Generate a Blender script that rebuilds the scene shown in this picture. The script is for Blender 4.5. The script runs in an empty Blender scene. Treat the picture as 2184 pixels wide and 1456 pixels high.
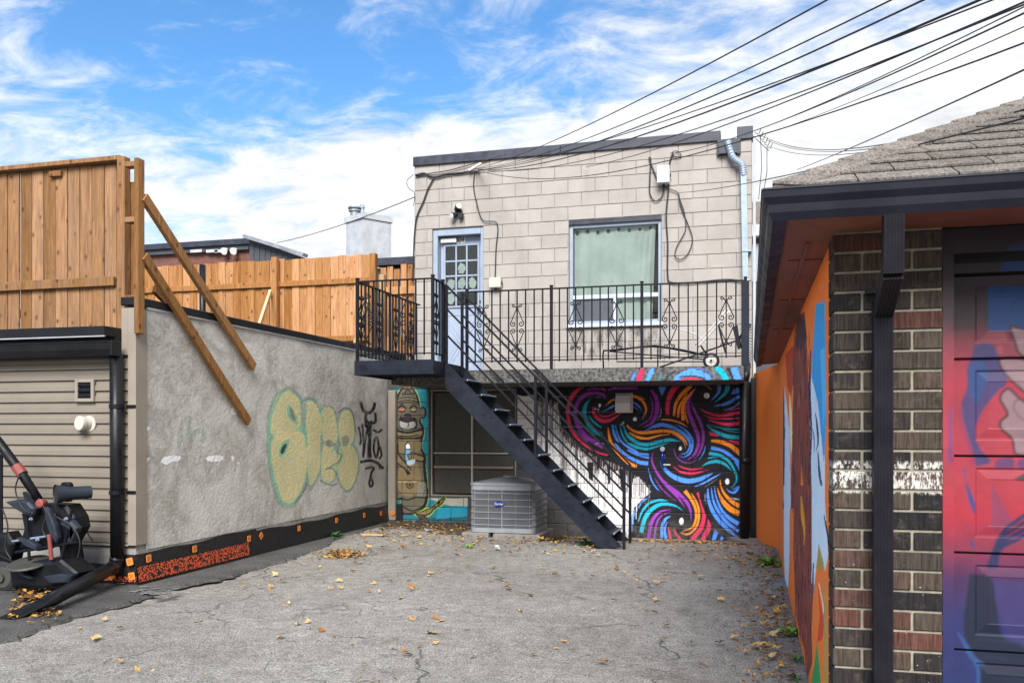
import bpy, math, random
import numpy as np
from mathutils import Vector, Matrix
R = math.radians
random.seed(7); rng = np.random.default_rng(7)
SC = bpy.context.scene
COL = SC.collection

# ------------------------------------------------------------------ camera
YAW = R(15.07); FPX = 1886.0; HOR = 915.0; EYE = 1.45
cam = bpy.data.cameras.new('camera'); cam.sensor_width = 36; cam.lens = FPX/2184*36
cam.shift_y = (HOR-728)/2184; cam.clip_end = 5000; cam.clip_start = 0.05
co = bpy.data.objects.new('camera', cam); COL.objects.link(co)
co.location = (0, 0, EYE); co.rotation_euler = (R(90), 0, YAW); SC.camera = co
# ------------------------------------------------------------------ world, sun, exposure
SUN_EL, SUN_AZ = R(40), R(170)          # azimuth measured from +Y towards +X
W = bpy.data.worlds.new('World'); SC.world = W; W.use_nodes = True
nt = W.node_tree; nt.nodes.clear(); L = nt.links.new
def wn(t, **k):
    n = nt.nodes.new(t)
    for a, b in k.items(): setattr(n, a, b)
    return n
out = wn('ShaderNodeOutputWorld'); bg = wn('ShaderNodeBackground'); L(bg.outputs[0], out.inputs[0])
sky = wn('ShaderNodeTexSky', sky_type='NISHITA', sun_disc=False, sun_elevation=SUN_EL, sun_rotation=SUN_AZ)
sky.air_density = 1.0; sky.dust_density = 0.2; sky.ozone_density = 2.5
hs = wn('ShaderNodeHueSaturation'); hs.inputs['Saturation'].default_value = 1.25; hs.inputs['Value'].default_value = 1.12
L(sky.outputs[0], hs.inputs['Color'])
tc = wn('ShaderNodeTexCoord'); sx = wn('ShaderNodeSeparateXYZ'); L(tc.outputs['Generated'], sx.inputs[0])
def wm(op, a, b=None, c=None, clamp=False):
    n = wn('ShaderNodeMath', operation=op); n.use_clamp = clamp
    for i, v in enumerate((a, b, c)):
        if v is None: continue
        if isinstance(v, (int, float)): n.inputs[i].default_value = v
        else: L(v, n.inputs[i])
    return n.outputs[0]
zz = wm('ADD', wm('MAXIMUM', sx.outputs[2], 0.0), 0.16)
cx = wn('ShaderNodeCombineXYZ'); L(wm('DIVIDE', sx.outputs[0], zz), cx.inputs[0]); L(wm('DIVIDE', sx.outputs[1], zz), cx.inputs[1])
cx.inputs[2].default_value = 3.7
mp = wn('ShaderNodeMapping'); L(cx.outputs[0], mp.inputs[0]); mp.inputs['Rotation'].default_value = (0, 0, R(-20)); mp.inputs['Scale'].default_value = (0.95, 1.25, 1)
n1 = wn('ShaderNodeTexNoise'); n1.inputs['Scale'].default_value = 1.15; n1.inputs['Detail'].default_value = 9; n1.inputs['Roughness'].default_value = 0.62; n1.inputs['Distortion'].default_value = 0.35
L(mp.outputs[0], n1.inputs['Vector'])
n2 = wn('ShaderNodeTexNoise'); n2.inputs['Scale'].default_value = 5.0; n2.inputs['Detail'].default_value = 7; n2.inputs['Roughness'].default_value = 0.66; n2.inputs['Distortion'].default_value = 0.5
L(mp.outputs[0], n2.inputs['Vector'])
# cloud cover: broken overhead, closing up towards the horizon and towards the right of the view
cov = wm('ADD', wm('MULTIPLY', n1.outputs[0], 1.0), wm('MULTIPLY', wm('SUBTRACT', n2.outputs[0], 0.43), 0.80))
lr = wn('ShaderNodeMapRange', interpolation_type='SMOOTHSTEP'); L(sx.outputs[2], lr.inputs[0]); lr.inputs[1].default_value = 0.37; lr.inputs[2].default_value = 0.25; lr.inputs[3].default_value = 0.0; lr.inputs[4].default_value = 0.34
low = lr.outputs[0]
cov = wm('ADD', cov, low); cov = wm('ADD', cov, wm('MULTIPLY', wm('ADD', sx.outputs[0], 0.18), 0.34))
mr = wn('ShaderNodeMapRange', interpolation_type='SMOOTHSTEP'); L(cov, mr.inputs[0]); mr.inputs[1].default_value = 0.37; mr.inputs[2].default_value = 0.76
shade = wn('ShaderNodeMapRange'); L(n2.outputs[0], shade.inputs[0]); shade.inputs[1].default_value = 0.3; shade.inputs[2].default_value = 0.6; shade.inputs[3].default_value = 4.3; shade.inputs[4].default_value = 5.7
ccol = wn('ShaderNodeCombineXYZ'); L(wm('MULTIPLY', shade.outputs[0], 0.97), ccol.inputs[0]); L(wm('MULTIPLY', shade.outputs[0], 0.99), ccol.inputs[1]); L(wm('MULTIPLY', shade.outputs[0], 1.02), ccol.inputs[2])
mx = wn('ShaderNodeMix', data_type='RGBA'); L(mr.outputs[0], mx.inputs[0]); L(hs.outputs[0], mx.inputs[6]); L(ccol.outputs[0], mx.inputs[7])
L(mx.outputs[2], bg.inputs[0]); bg.inputs[1].default_value = 0.058
sl = bpy.data.lights.new('sun', 'SUN'); sl.energy = 2.0; sl.angle = R(32); sl.color = (1, 0.97, 0.92)
so = bpy.data.objects.new('sun', sl); COL.objects.link(so)
sd = Vector((math.sin(SUN_AZ)*math.cos(SUN_EL), math.cos(SUN_AZ)*math.cos(SUN_EL), math.sin(SUN_EL)))
so.rotation_euler = sd.to_track_quat('Z', 'Y').to_euler(); so.location = sd*40
SC.view_settings.view_transform = 'Standard'; SC.view_settings.look = 'None'
SC.view_settings.exposure = 1.78; SC.view_settings.gamma = 1

# ------------------------------------------------------------------ survey helpers (photo survey -> metres)
CY, SY = math.cos(YAW), math.sin(YAW)
def ray(px, py):
    u, v = (px-1092)/FPX, (HOR-py)/FPX
    return Vector((-SY+CY*u, CY+SY*u, v))
def onY(px, py, Y): d = ray(px, py); t = Y/d.y; return Vector((d.x*t, Y, EYE+d.z*t))
def onX(px, py, X): d = ray(px, py); t = X/d.x; return Vector((X, d.y*t, EYE+d.z*t))
def onZ(px, py, Z): d = ray(px, py); t = (Z-EYE)/d.z; return Vector((d.x*t, d.y*t, Z))
def proj(P):
    P = np.asarray(P, float); N = P[..., 0]*CY+P[..., 1]*SY; D = -P[..., 0]*SY+P[..., 1]*CY
    return 1092+FPX*N/D, HOR-FPX*(P[..., 2]-EYE)/D
def lin(c):
    return tuple((v/255/12.92 if v/255 <= .04045 else ((v/255+.055)/1.055)**2.4) for v in c)

# ------------------------------------------------------------------ mesh builder
WLOC = {}
class MB:
    def __init__(s): s.v = []; s.f = []; s.sm = False; s.col = None
    def add(s, vs, fs):
        b = len(s.v); s.v += [tuple(map(float, v)) for v in vs]; s.f += [tuple(i+b for i in f) for f in fs]; return s
    def box(s, a, b):
        (x0, y0, z0), (x1, y1, z1) = a, b
        if x0 > x1: x0, x1 = x1, x0
        if y0 > y1: y0, y1 = y1, y0
        if z0 > z1: z0, z1 = z1, z0
        return s.add([(x0,y0,z0),(x1,y0,z0),(x1,y1,z0),(x0,y1,z0),(x0,y0,z1),(x1,y0,z1),(x1,y1,z1),(x0,y1,z1)],
                     [(0,3,2,1),(4,5,6,7),(0,1,5,4),(1,2,6,5),(2,3,7,6),(3,0,4,7)])
    def cbox(s, a, b, c=.004):
        """box with chamfered edges"""
        a = [min(p, q) for p, q in zip(a, b)], [max(p, q) for p, q in zip(a, b)]
        (x0,y0,z0),(x1,y1,z1) = a
        c = min(c, (x1-x0)*.3, (y1-y0)*.3, (z1-z0)*.3)
        vs = []; idx = {}
        for ax in range(3):
            for i in (0, 1):
                for j in (0, 1):
                    for k in (0, 1):
                        p = [(x0, x1)[i], (y0, y1)[j], (z0, z1)[k]]
                        for q in range(3):
                            if q != ax: p[q] += c if (i, j, k)[q] == 0 else -c
                        idx[(ax, i, j, k)] = len(vs); vs.append(p)
        fs = []
        g = lambda ax, i, j, k: idx[(ax, i, j, k)]
        for i in (0, 1):
            f = [g(0,i,0,0), g(0,i,1,0), g(0,i,1,1), g(0,i,0,1)]; fs.append(f if i else f[::-1])
            f = [g(1,0,i,0), g(1,0,i,1), g(1,1,i,1), g(1,1,i,0)]; fs.append(f if i else f[::-1])
            f = [g(2,0,0,i), g(2,1,0,i), g(2,1,1,i), g(2,0,1,i)]; fs.append(f if i else f[::-1])
        for i in (0, 1):
            for j in (0, 1):
                f = [g(0,i,j,0), g(1,i,j,0), g(1,i,j,1), g(0,i,j,1)]; fs.append(f if i != j else f[::-1])
                f = [g(0,i,0,j), g(0,i,1,j), g(2,i,1,j), g(2,i,0,j)]; fs.append(f if i != j else f[::-1])
                f = [g(1,0,i,j), g(2,0,i,j), g(2,1,i,j), g(1,1,i,j)]; fs.append(f if i != j else f[::-1])
        for i in (0, 1):
            for j in (0, 1):
                for k in (0, 1):
                    f = [g(0,i,j,k), g(1,i,j,k), g(2,i,j,k)]; fs.append(f if (i+j+k) % 2 else f[::-1])
        return s.add(vs, fs)
    def bar(s, p, q, w, h=None, up=(0, 0, 1), ch=0):
        """rectangular bar from p to q; w across, h along 'up'"""
        p, q = Vector(p), Vector(q); h = h or w; d = (q-p).normalized(); up = Vector(up)
        if abs(d.dot(up)) > .98: up = Vector((0, 1, 0))
        a = d.cross(up).normalized(); b = a.cross(d).normalized(); vs = []
        for c in (p, q):
            for i, j in ((-1,-1),(1,-1),(1,1),(-1,1)): vs.append(c+a*(i*w/2)+b*(j*h/2))
        return s.add(vs, [(3,2,1,0),(4,5,6,7),(0,1,5,4),(1,2,6,5),(2,3,7,6),(3,0,4,7)])
    def tube(s, pts, r, n=8, cap=True):
        pts = [Vector(p) for p in pts]; rr = r if isinstance(r, (list, tuple)) else [r]*len(pts)
        b = len(s.v); a = None
        for i, p in enumerate(pts):
            d = (pts[min(i+1, len(pts)-1)]-pts[max(i-1, 0)])
            d = d.normalized() if d.length > 1e-9 else Vector((0, 0, 1))
            if a is None:
                a = d.orthogonal().normalized()
            else:
                a = (a-d*a.dot(d)); a = a.normalized() if a.length > 1e-6 else d.orthogonal().normalized()
            c = d.cross(a)
            for k in range(n):
                t = 2*math.pi*(k+.5)/n
                s.v.append(tuple(p+(a*math.cos(t)+c*math.sin(t))*rr[i]))
        for i in range(len(pts)-1):
            for k in range(n):
                k2 = (k+1) % n; s.f.append((b+i*n+k, b+i*n+k2, b+(i+1)*n+k2, b+(i+1)*n+k))
        if cap:
            s.f.append(tuple(b+k for k in range(n))[::-1]); e = b+(len(pts)-1)*n; s.f.append(tuple(e+k for k in range(n)))
        return s
    def prism(s, poly, d):
        """extrude a 3-D polygon by vector d"""
        n = len(poly); d = Vector(d); P = [Vector(p) for p in poly]
        nn = Vector((0, 0, 0))
        for i in range(n): nn += P[i].cross(P[(i+1) % n])
        if nn.dot(d) > 0: P = P[::-1]
        return s.add(P+[p+d for p in P], [tuple(range(n)), tuple(range(2*n-1, n-1, -1))]+[((i+1) % n, i, n+i, n+(i+1) % n) for i in range(n)])
    def sheet(s, poly): return s.add(poly, [tuple(range(len(poly)))])
    def lathe(s, c, ax, prof, n=20):
        """prof: list of (offset along ax, radius)"""
        c = Vector(c); ax = Vector(ax).normalized(); a = ax.orthogonal().normalized(); b2 = ax.cross(a); b = len(s.v)
        for o, r in prof:
            for k in range(n):
                t = 2*math.pi*k/n; s.v.append(tuple(c+ax*o+(a*math.cos(t)+b2*math.sin(t))*r))
        for i in range(len(prof)-1):
            for k in range(n): s.f.append((b+i*n+k, b+i*n+(k+1) % n, b+(i+1)*n+(k+1) % n, b+(i+1)*n+k))
        s.f.append(tuple(b+k for k in range(n))[::-1]); e = b+(len(prof)-1)*n; s.f.append(tuple(e+k for k in range(n)))
        return s
    def grid(s, P):
        """P: array (m,n,3)"""
        m, n = P.shape[:2]; b = len(s.v); s.v += [tuple(p) for p in P.reshape(-1, 3).tolist()]
        s.f += [(b+i*n+j, b+i*n+j+1, b+(i+1)*n+j+1, b+(i+1)*n+j) for i in range(m-1) for j in range(n-1)]
        return s
    def build(s, name, mt, parent=None, smooth=None, label=None):
        V = np.array(s.v, float); lo, hi = V.min(0), V.max(0); c = np.array([(lo[0]+hi[0])/2, (lo[1]+hi[1])/2, lo[2]])
        me = bpy.data.meshes.new(name); me.from_pydata((V-c).tolist(), [], s.f)
        if mt: me.materials.append(MAT[mt] if isinstance(mt, str) else mt)
        if s.sm if smooth is None else smooth: me.polygons.foreach_set('use_smooth', [True]*len(me.polygons))
        if s.col is not None:
            at = me.color_attributes.new('paint', 'FLOAT_COLOR', 'POINT'); at.data.foreach_set('color', np.asarray(s.col, np.float32).ravel())
        me.update()
        o = bpy.data.objects.new(name, me); COL.objects.link(o); w = Vector(c); WLOC[o.name] = w
        if parent: o.parent = parent; o.location = w-WLOC[parent.name]
        else: o.location = w
        if label: o['label'] = label
        return o
def tag(o, label, cat, group=None, kind=None):
    o['label'] = label
    if kind: o['kind'] = kind
    if cat: o['category'] = cat
    if group: o['group'] = group
    return o
def thing(name, loc, label, cat, group=None):
    o = bpy.data.objects.new(name, None); o.empty_display_size = .1; COL.objects.link(o); o.location = loc; WLOC[o.name] = Vector(loc)
    return tag(o, label, cat, group)
def struct(o): o['kind'] = 'structure'; return o
def text(body, loc, size, mt, parent, name, rotz=0, depth=.002, xs=1.0, shear=0):
    cu = bpy.data.curves.new(name, 'FONT'); cu.body = body; cu.size = size; cu.extrude = depth; cu.align_x = 'CENTER'; cu.align_y = 'CENTER'; cu.shear = shear
    t_ = bpy.data.objects.new('tmp', cu); COL.objects.link(t_); bpy.context.view_layer.update()
    me = bpy.data.meshes.new_from_object(t_.evaluated_get(bpy.context.evaluated_depsgraph_get())); bpy.data.objects.remove(t_); bpy.data.curves.remove(cu)
    me.materials.clear(); me.materials.append(MAT[mt]); me.name = name; o = bpy.data.objects.new(name, me); COL.objects.link(o); o.rotation_euler = (R(90), 0, rotz); o.scale = (xs, 1, 1)
    WLOC[o.name] = Vector(loc)
    if parent: o.parent = parent; o.location = Vector(loc)-WLOC[parent.name]
    else: o.location = loc
    return o
def spline(pts, k=8):
    """Catmull-Rom through points of any dimension"""
    P = np.array(pts, float)
    if len(P) < 3: k = 2 if len(P) == 2 else k
    Q = np.vstack([2*P[0]-P[1], P, 2*P[-1]-P[-2]]); o = []
    for i in range(1, len(Q)-2):
        for t in np.arange(k)/k:
            a, b, c, d = Q[i-1], Q[i], Q[i+1], Q[i+2]
            o.append(.5*((2*b)+(c-a)*t+(2*a-5*b+4*c-d)*t*t+(-a+3*b-3*c+d)*t**3))
    o.append(P[-1]); return np.array(o)

# ------------------------------------------------------------------ hand painting: colour laid on a wall, stored per vertex
class Canvas:
    def __init__(s, x0, y0, x1, y1, k=1.5):
        s.x0, s.y0, s.k = x0, y0, k; s.w, s.h = int((x1-x0)*k), int((y1-y0)*k); s.a = np.zeros((s.h, s.w, 4), np.float32)
        s.off = (0, 0, 1); s.wk = 1.
    def frame(s, ox, oy, sc): s.off = (ox, oy, sc)      # drawing units of the sketch being traced
    def T(s, p): p = np.asarray(p, float); return np.stack([(p[:, 0]/s.off[2]+s.off[0]-s.x0)*s.k, (p[:, 1]/s.off[2]+s.off[1]-s.y0)*s.k], 1)
    def _mask(s, P):
        x0, y0 = np.floor(P.min(0)).astype(int)-1; x1, y1 = np.ceil(P.max(0)).astype(int)+2
        x0, y0, x1, y1 = max(x0, 0), max(y0, 0), min(x1, s.w), min(y1, s.h)
        if x1 <= x0 or y1 <= y0: return None
        X, Y = np.meshgrid(np.arange(x0, x1)+.5, np.arange(y0, y1)+.5); ins = np.zeros(X.shape, bool)
        for (ax, ay), (bx, by) in zip(P, np.roll(P, -1, 0)):
            if ay == by: continue
            c = (Y < ay) != (Y < by); ins ^= c & (X < (bx-ax)*(Y-ay)/(by-ay)+ax)
        return x0, y0, x1, y1, ins
    def _put(s, m, c, al, noise=0):
        if m is None: return
        x0, y0, x1, y1, ins = m; reg = s.a[y0:y1, x0:x1]; a = np.where(ins, al, 0.).astype(np.float32)
        if noise: a *= (rng.random(a.shape) > noise)
        c = np.array(lin(c), np.float32)
        reg[..., :3] = reg[..., :3]*(1-a[..., None])+c*a[..., None]; reg[..., 3] = reg[..., 3]+(1-reg[..., 3])*a
    def poly(s, pts, c, al=1., smooth=False, noise=0):
        P = np.array(pts, float)
        if smooth: P = spline(np.vstack([P, P[:1]]), 6)[:-1]
        s._put(s._mask(s.T(P)), c, al, noise)
    def stroke(s, pts, c, al=1., wk=1., noise=0):
        q = spline(pts, 8); P = s.T(q[:, :2]); w = np.maximum(q[:, 2], .5)*wk*s.wk*s.k/s.off[2]/2
        d = np.gradient(P, axis=0); d /= np.maximum(np.linalg.norm(d, axis=1), 1e-6)[:, None]; n = np.stack([-d[:, 1], d[:, 0]], 1)
        A, B = P+n*w[:, None], P-n*w[:, None]; lo = np.floor(np.minimum(A, B).min(0)).astype(int)-1; hi = np.ceil(np.maximum(A, B).max(0)).astype(int)+2
        x0, y0, x1, y1 = max(lo[0], 0), max(lo[1], 0), min(hi[0], s.w), min(hi[1], s.h)
        if x1 <= x0 or y1 <= y0: return
        M_ = np.zeros((y1-y0, x1-x0), bool)
        for t in range(len(P)-1):
            for tri in ((A[t], A[t+1], B[t+1]), (A[t], B[t+1], B[t])):
                m = s._mask(np.array(tri))
                if m is not None: M_[m[1]-y0:m[3]-y0, m[0]-x0:m[2]-x0] |= m[4]
        s._put((x0, y0, x1, y1, M_), c, al, noise)
    def line(s, pts, w, c, al=1., noise=0): s.stroke([(p[0], p[1], w) for p in pts], c, al, noise=noise)
    def ell(s, x, y, rx, ry, c, al=1., rot=0):
        t = np.linspace(0, 2*math.pi, 28)[:-1]; cx, sx_ = np.cos(t)*rx, np.sin(t)*ry; s.poly(np.stack([x+cx*math.cos(rot)-sx_*math.sin(rot), y+cx*math.sin(rot)+sx_*math.cos(rot)], 1), c, al)
    def at(s, V):
        px, py = proj(V); X = np.clip((px-s.x0)*s.k-.5, 0, s.w-1.001); Y = np.clip((py-s.y0)*s.k-.5, 0, s.h-1.001)
        i, j = X.astype(int), Y.astype(int); u, v = (X-i)[..., None], (Y-j)[..., None]; a = s.a
        return (a[j, i]*(1-u)+a[j, i+1]*u)*(1-v)+(a[j+1, i]*(1-u)+a[j+1, i+1]*u)*v

# ------------------------------------------------------------------ materials
MAT = {}
class Sh:
    def __init__(s, name, rough=.7, metal=0, col=(.5, .5, .5), spec=.5):
        m = bpy.data.materials.new(name); m.use_nodes = True; MAT[name] = m; s.m = m; s.nt = m.node_tree; s.b = s.nt.nodes['Principled BSDF']
        s.b.inputs['Roughness'].default_value = rough; s.b.inputs['Metallic'].default_value = metal; s.b.inputs['Base Color'].default_value = (*col, 1); s.b.inputs['Specular IOR Level'].default_value = spec
        s.tc = None
    def n(s, t, ins={}, **k):
        x = s.nt.nodes.new(t)
        for a, b in k.items(): setattr(x, a, b)
        for a, b in ins.items(): s.set(x.inputs[a], b)
        return x
    def set(s, i, v):
        if isinstance(v, bpy.types.NodeSocket): s.nt.links.new(v, i)
        elif isinstance(v, (tuple, list)) and len(v) == 3 and i.type == 'RGBA': i.default_value = (*v, 1)
        else: i.default_value = v
    def coord(s, kind='Object', scale=(1, 1, 1), rnd=0):
        if kind == 'World': v = s.n('ShaderNodeNewGeometry').outputs['Position']
        else: v = s.n('ShaderNodeTexCoord').outputs[kind]
        if rnd:
            r = s.n('ShaderNodeObjectInfo').outputs['Random']; mu = s.n('ShaderNodeMath', {0: r, 1: rnd}, operation='MULTIPLY')
            cc = s.n('ShaderNodeCombineXYZ', {0: mu.outputs[0], 1: mu.outputs[0], 2: mu.outputs[0]}); v = s.n('ShaderNodeVectorMath', {0: v, 1: cc.outputs[0]}, operation='ADD').outputs[0]
        return s.n('ShaderNodeMapping', {0: v, 3: scale}).outputs[0]
    def noise(s, v, scale, det=6, rough=.6, dist=0): return s.n('ShaderNodeTexNoise', {'Vector': v, 'Scale': scale, 'Detail': det, 'Roughness': rough, 'Distortion': dist}).outputs[0]
    def vor(s, v, scale, feat='F1', out=0): return s.n('ShaderNodeTexVoronoi', {'Vector': v, 'Scale': scale}, feature=feat).outputs[out]
    def rmp(s, f, a, b, c=0., d=1., smooth=True): return s.n('ShaderNodeMapRange', {0: f, 1: a, 2: b, 3: c, 4: d}, interpolation_type='SMOOTHSTEP' if smooth else 'LINEAR').outputs[0]
    def math(s, op, a, b=0.): return s.n('ShaderNodeMath', {0: a, 1: b}, operation=op).outputs[0]
    def mix(s, f, a, b, mode='MIX'): return s.n('ShaderNodeMix', {0: f, 6: a, 7: b}, data_type='RGBA', blend_type=mode).outputs[2]
    def rand(s): return s.n('ShaderNodeObjectInfo').outputs['Random']
    def hsv(s, c, v=None, sat=None, h=None):
        i = {4: c}
        if v is not None: i[2] = v
        if sat is not None: i[1] = sat
        if h is not None: i[0] = h
        return s.n('ShaderNodeHueSaturation', i).outputs[0]
    def col(s, c): s.set(s.b.inputs['Base Color'], c); return s
    def rough(s, c): s.set(s.b.inputs['Roughness'], c); return s
    def bump(s, h, st=.4, dist=.005):
        x = s.n('ShaderNodeBump', {'Height': h, 'Strength': st, 'Distance': dist}); s.nt.links.new(x.outputs[0], s.b.inputs['Normal']); return s
    def paint(s, base, wear=None):
        a = s.n('ShaderNodeAttribute', attribute_name='paint'); f = a.outputs['Alpha']
        if wear is not None: f = s.math('MULTIPLY', f, wear)
        return s.mix(f, base, a.outputs['Color'])
def simple(name, c, rough=.6, metal=0, var=.12, sc=6, bump=0, spec=.5, rndv=0.0, dirt=0.0, dirtc=(.06,.055,.05)):
    s = Sh(name, rough, metal, c, spec); v = s.coord('World'); n = s.noise(v, sc, 8)
    k = s.hsv(c, s.rmp(n, .25, .75, 1-var, 1+var))
    if rndv: k = s.hsv(k, s.rmp(s.rand(), 0, 1, 1-rndv, 1+rndv, False))
    if dirt: k = s.mix(s.math('MULTIPLY', s.rmp(s.noise(v, sc*.45, 10, .7), .5, .75), dirt), k, dirtc)
    s.col(k); s.rough(s.rmp(n, .3, .7, max(rough-.1, .05), min(rough+.12, 1)))
    if bump: s.bump(s.noise(v, 90, 4), bump, .003)
    return s

# asphalt
s = Sh('asphalt', .92, spec=.25); v = s.coord('World')
big = s.noise(v, .55, 8, .65); fine = s.noise(v, 85, 4, .75); st = s.vor(v, 150); st2 = s.vor(v, 42)
c = s.mix(s.rmp(big, .3, .7), (.238, .223, .203), (.35, .331, .302)); c = s.hsv(c, s.rmp(s.noise(v, 9, 5, .65), .3, .7, .82, 1.16)); c = s.mix(s.rmp(fine, .35, .66), s.hsv(c, .36), s.hsv(c, 1.45))
c = s.mix(s.rmp(st, .0, .16, .55, 0), c, (.50, .48, .44)); c = s.mix(s.rmp(st2, .0, .12, .6, 0), c, (.46, .44, .40))
wv = s.n('ShaderNodeVectorMath', {0: v, 1: s.n('ShaderNodeVectorMath', {0: s.n('ShaderNodeTexNoise', {'Vector': v, 'Scale': 2.2, 'Detail': 6}).outputs['Color'], 1: (.75, .75, 0)}, operation='MULTIPLY').outputs[0]}, operation='ADD').outputs[0]
cr = s.vor(wv, .42, 'DISTANCE_TO_EDGE'); crm = s.rmp(cr, .0, .0065, 1, 0); crm = s.math('MULTIPLY', crm, s.rmp(s.noise(v, .8, 3), .44, .56))
cr2 = s.vor(wv, 1.7, 'DISTANCE_TO_EDGE'); cm2 = s.math('MULTIPLY', s.rmp(cr2, .0, .011, 1, 0), s.rmp(s.noise(v, .55, 2), .52, .64)); crm = s.math('MAXIMUM', crm, s.math('MULTIPLY', cm2, .8))
c = s.mix(s.math('MULTIPLY', crm, .6), c, (.025, .024, .023)); c = s.mix(s.rmp(s.noise(v, 1.3, 9, .72), .54, .70, 0, .6), c, (.125, .112, .097)); s.col(c)
s.bump(s.math('SUBTRACT', s.math('ADD', s.math('MULTIPLY', fine, .8), s.math('MULTIPLY', st, -1.0)), s.math('MULTIPLY', crm, 3.)), .75, .008)
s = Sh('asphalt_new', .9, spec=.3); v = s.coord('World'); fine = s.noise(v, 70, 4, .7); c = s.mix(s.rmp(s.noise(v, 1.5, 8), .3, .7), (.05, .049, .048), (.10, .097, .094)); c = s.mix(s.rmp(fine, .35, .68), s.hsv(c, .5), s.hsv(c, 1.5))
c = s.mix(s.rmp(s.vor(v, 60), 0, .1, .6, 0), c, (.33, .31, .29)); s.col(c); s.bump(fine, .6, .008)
simple('soil', (.055, .043, .033), .95, var=.5, sc=14, bump=.8)
# block work
s = Sh('block_paint', .85, spec=.3); v = s.coord('World'); n = s.noise(v, 3, 8, .65)
c = s.mix(s.rmp(n, .3, .7), (.322, .294, .270), (.380, .350, .325)); c = s.hsv(c, s.rmp(s.rand(), 0, 1, .95, 1.04, False)); pit = s.vor(v, 75)
pits = s.math('MULTIPLY', s.rmp(pit, .0, .22, 1, 0), s.rmp(s.noise(v, 22, 3), .42, .6)); c = s.mix(s.math('MULTIPLY', pits, .75), c, (.12, .10, .09))
sp = s.n('ShaderNodeSeparateXYZ', {0: v}); wx = onY(1213, 700, 12.75).x; wx1 = onY(1411, 700, 12.75).x
mk = s.math('MULTIPLY', s.math('MULTIPLY', s.rmp(sp.outputs[0], wx-.15, wx+.1), s.rmp(sp.outputs[0], wx1-.1, wx1+.15, 1, 0)), s.math('MULTIPLY', s.rmp(sp.outputs[2], 2.38, 2.62), s.rmp(sp.outputs[2], 2.94, 2.96, 1, 0)))
c = s.mix(s.math('MULTIPLY', mk, s.rmp(s.noise(s.coord('World', (1, 1, .35)), 9, 9, .75), .42, .62, 0, .92)), c, (.075, .068, .06))
c = s.mix(s.rmp(s.noise(s.coord('World', (1, 1, .2)), 5, 8, .7), .54, .78, 0, .55), c, (.22, .195, .17)); s.col(c)
s.bump(s.math('SUBTRACT', s.noise(v, 120, 5, .7), s.math('MULTIPLY', pits, 1.5)), .55, .004)
simple('block_mortar', (.25, .225, .20), .95, var=.25, sc=9)
s = Sh('mural', .62, spec=.4); v = s.coord('World'); n = s.noise(v, 14, 8, .7)
c = s.paint((.05, .047, .045)); c = s.hsv(c, s.rmp(n, .25, .75, 1.0, 1.22)); c = s.mix(s.rmp(s.noise(v, 30, 8, .75), .68, .76, 0, .3), c, (.35, .34, .33))
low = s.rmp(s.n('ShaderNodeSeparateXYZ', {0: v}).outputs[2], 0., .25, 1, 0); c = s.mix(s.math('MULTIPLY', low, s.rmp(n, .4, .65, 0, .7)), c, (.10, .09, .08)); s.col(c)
s.bump(s.noise(v, 130, 5, .7), .4, .004)
s = Sh('slab_concrete', .9, spec=.25); v = s.coord('World'); n = s.noise(v, 22, 9, .75); dr = s.noise(s.coord('World', (1, 1, .12)), 13, 7, .7)
c = s.mix(s.rmp(n, .35, .65), (.035, .034, .033), (.17, .165, .155)); c = s.mix(s.rmp(dr, .58, .72, 0, .8), c, (.33, .32, .30)); c = s.paint(c, s.rmp(n, .36, .5, .25, 1)); s.col(c); s.bump(n, .7, .008)
# plaster
s = Sh('plaster', .93, spec=.2); v = s.coord('World'); a = s.noise(v, 1.9, 10, .68, .6); b = s.noise(v, 7, 9, .7, 1.2); d = s.noise(s.coord('World', (1, 1, .3)), 4, 8, .7)
c = s.mix(s.rmp(a, .36, .64), (.34, .322, .288), (.57, .56, .53)); c = s.mix(s.rmp(b, .42, .62, 0, .6), c, (.56, .55, .52)); c = s.mix(s.rmp(d, .55, .72, 0, .55), c, (.22, .195, .145)); c = s.mix(s.rmp(s.noise(v, 19, 6, .7), .6, .72, 0, .5), c, (.20, .185, .16))
c = s.paint(c, s.rmp(b, .34, .52, .6, 1)); s.col(c); s.bump(s.math('ADD', b, s.math('MULTIPLY', s.noise(v, 30, 6, .7), .6)), .8, .012)
# wood
def wood(name, c0, c1, knot=(.07, .028, .010), grey=0):
    s = Sh(name, .78, spec=.25); g = s.coord('Object', (14, 14, .9), 37.); n = s.noise(g, 2.2, 8, .65, .8); f = s.noise(s.coord('Object', (60, 60, 2.2), 37.), 2, 6, .7)
    kv = s.vor(s.coord('Object', (8.5, 8.5, 6.0), 53.), 1.0); k = s.rmp(kv, .08, .17, 1, 0)
    c = s.mix(s.rmp(n, .28, .72), c0, c1); c = s.hsv(c, s.rmp(f, .25, .75, .62, 1.2)); c = s.mix(s.math('MULTIPLY', k, .85), c, knot); c = s.mix(s.rmp(kv, .1, .28, .35, 0), c, tuple(x*.55 for x in c0))
    c = s.hsv(c, s.rmp(s.rand(), 0, 1, .68, 1.2, False), s.rmp(s.rand(), 0, 1, 1.06, .88, False))
    if grey: c = s.mix(s.rmp(s.noise(s.coord('Object', (3, 3, .6), 11.), 1.5, 5), .4, .7, 0, grey), c, (.17, .155, .135))
    s.col(c); s.bump(s.math('ADD', n, f), .35, .003)
wood('wood_fence', (.34, .140, .044), (.52, .26, .098)); wood('wood_pale', (.48, .30, .14), (.68, .47, .27)); wood('wood_dark', (.20, .092, .034), (.35, .180, .072), grey=.18); wood('wood_brace', (.27, .125, .045), (.44, .225, .085))
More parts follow.
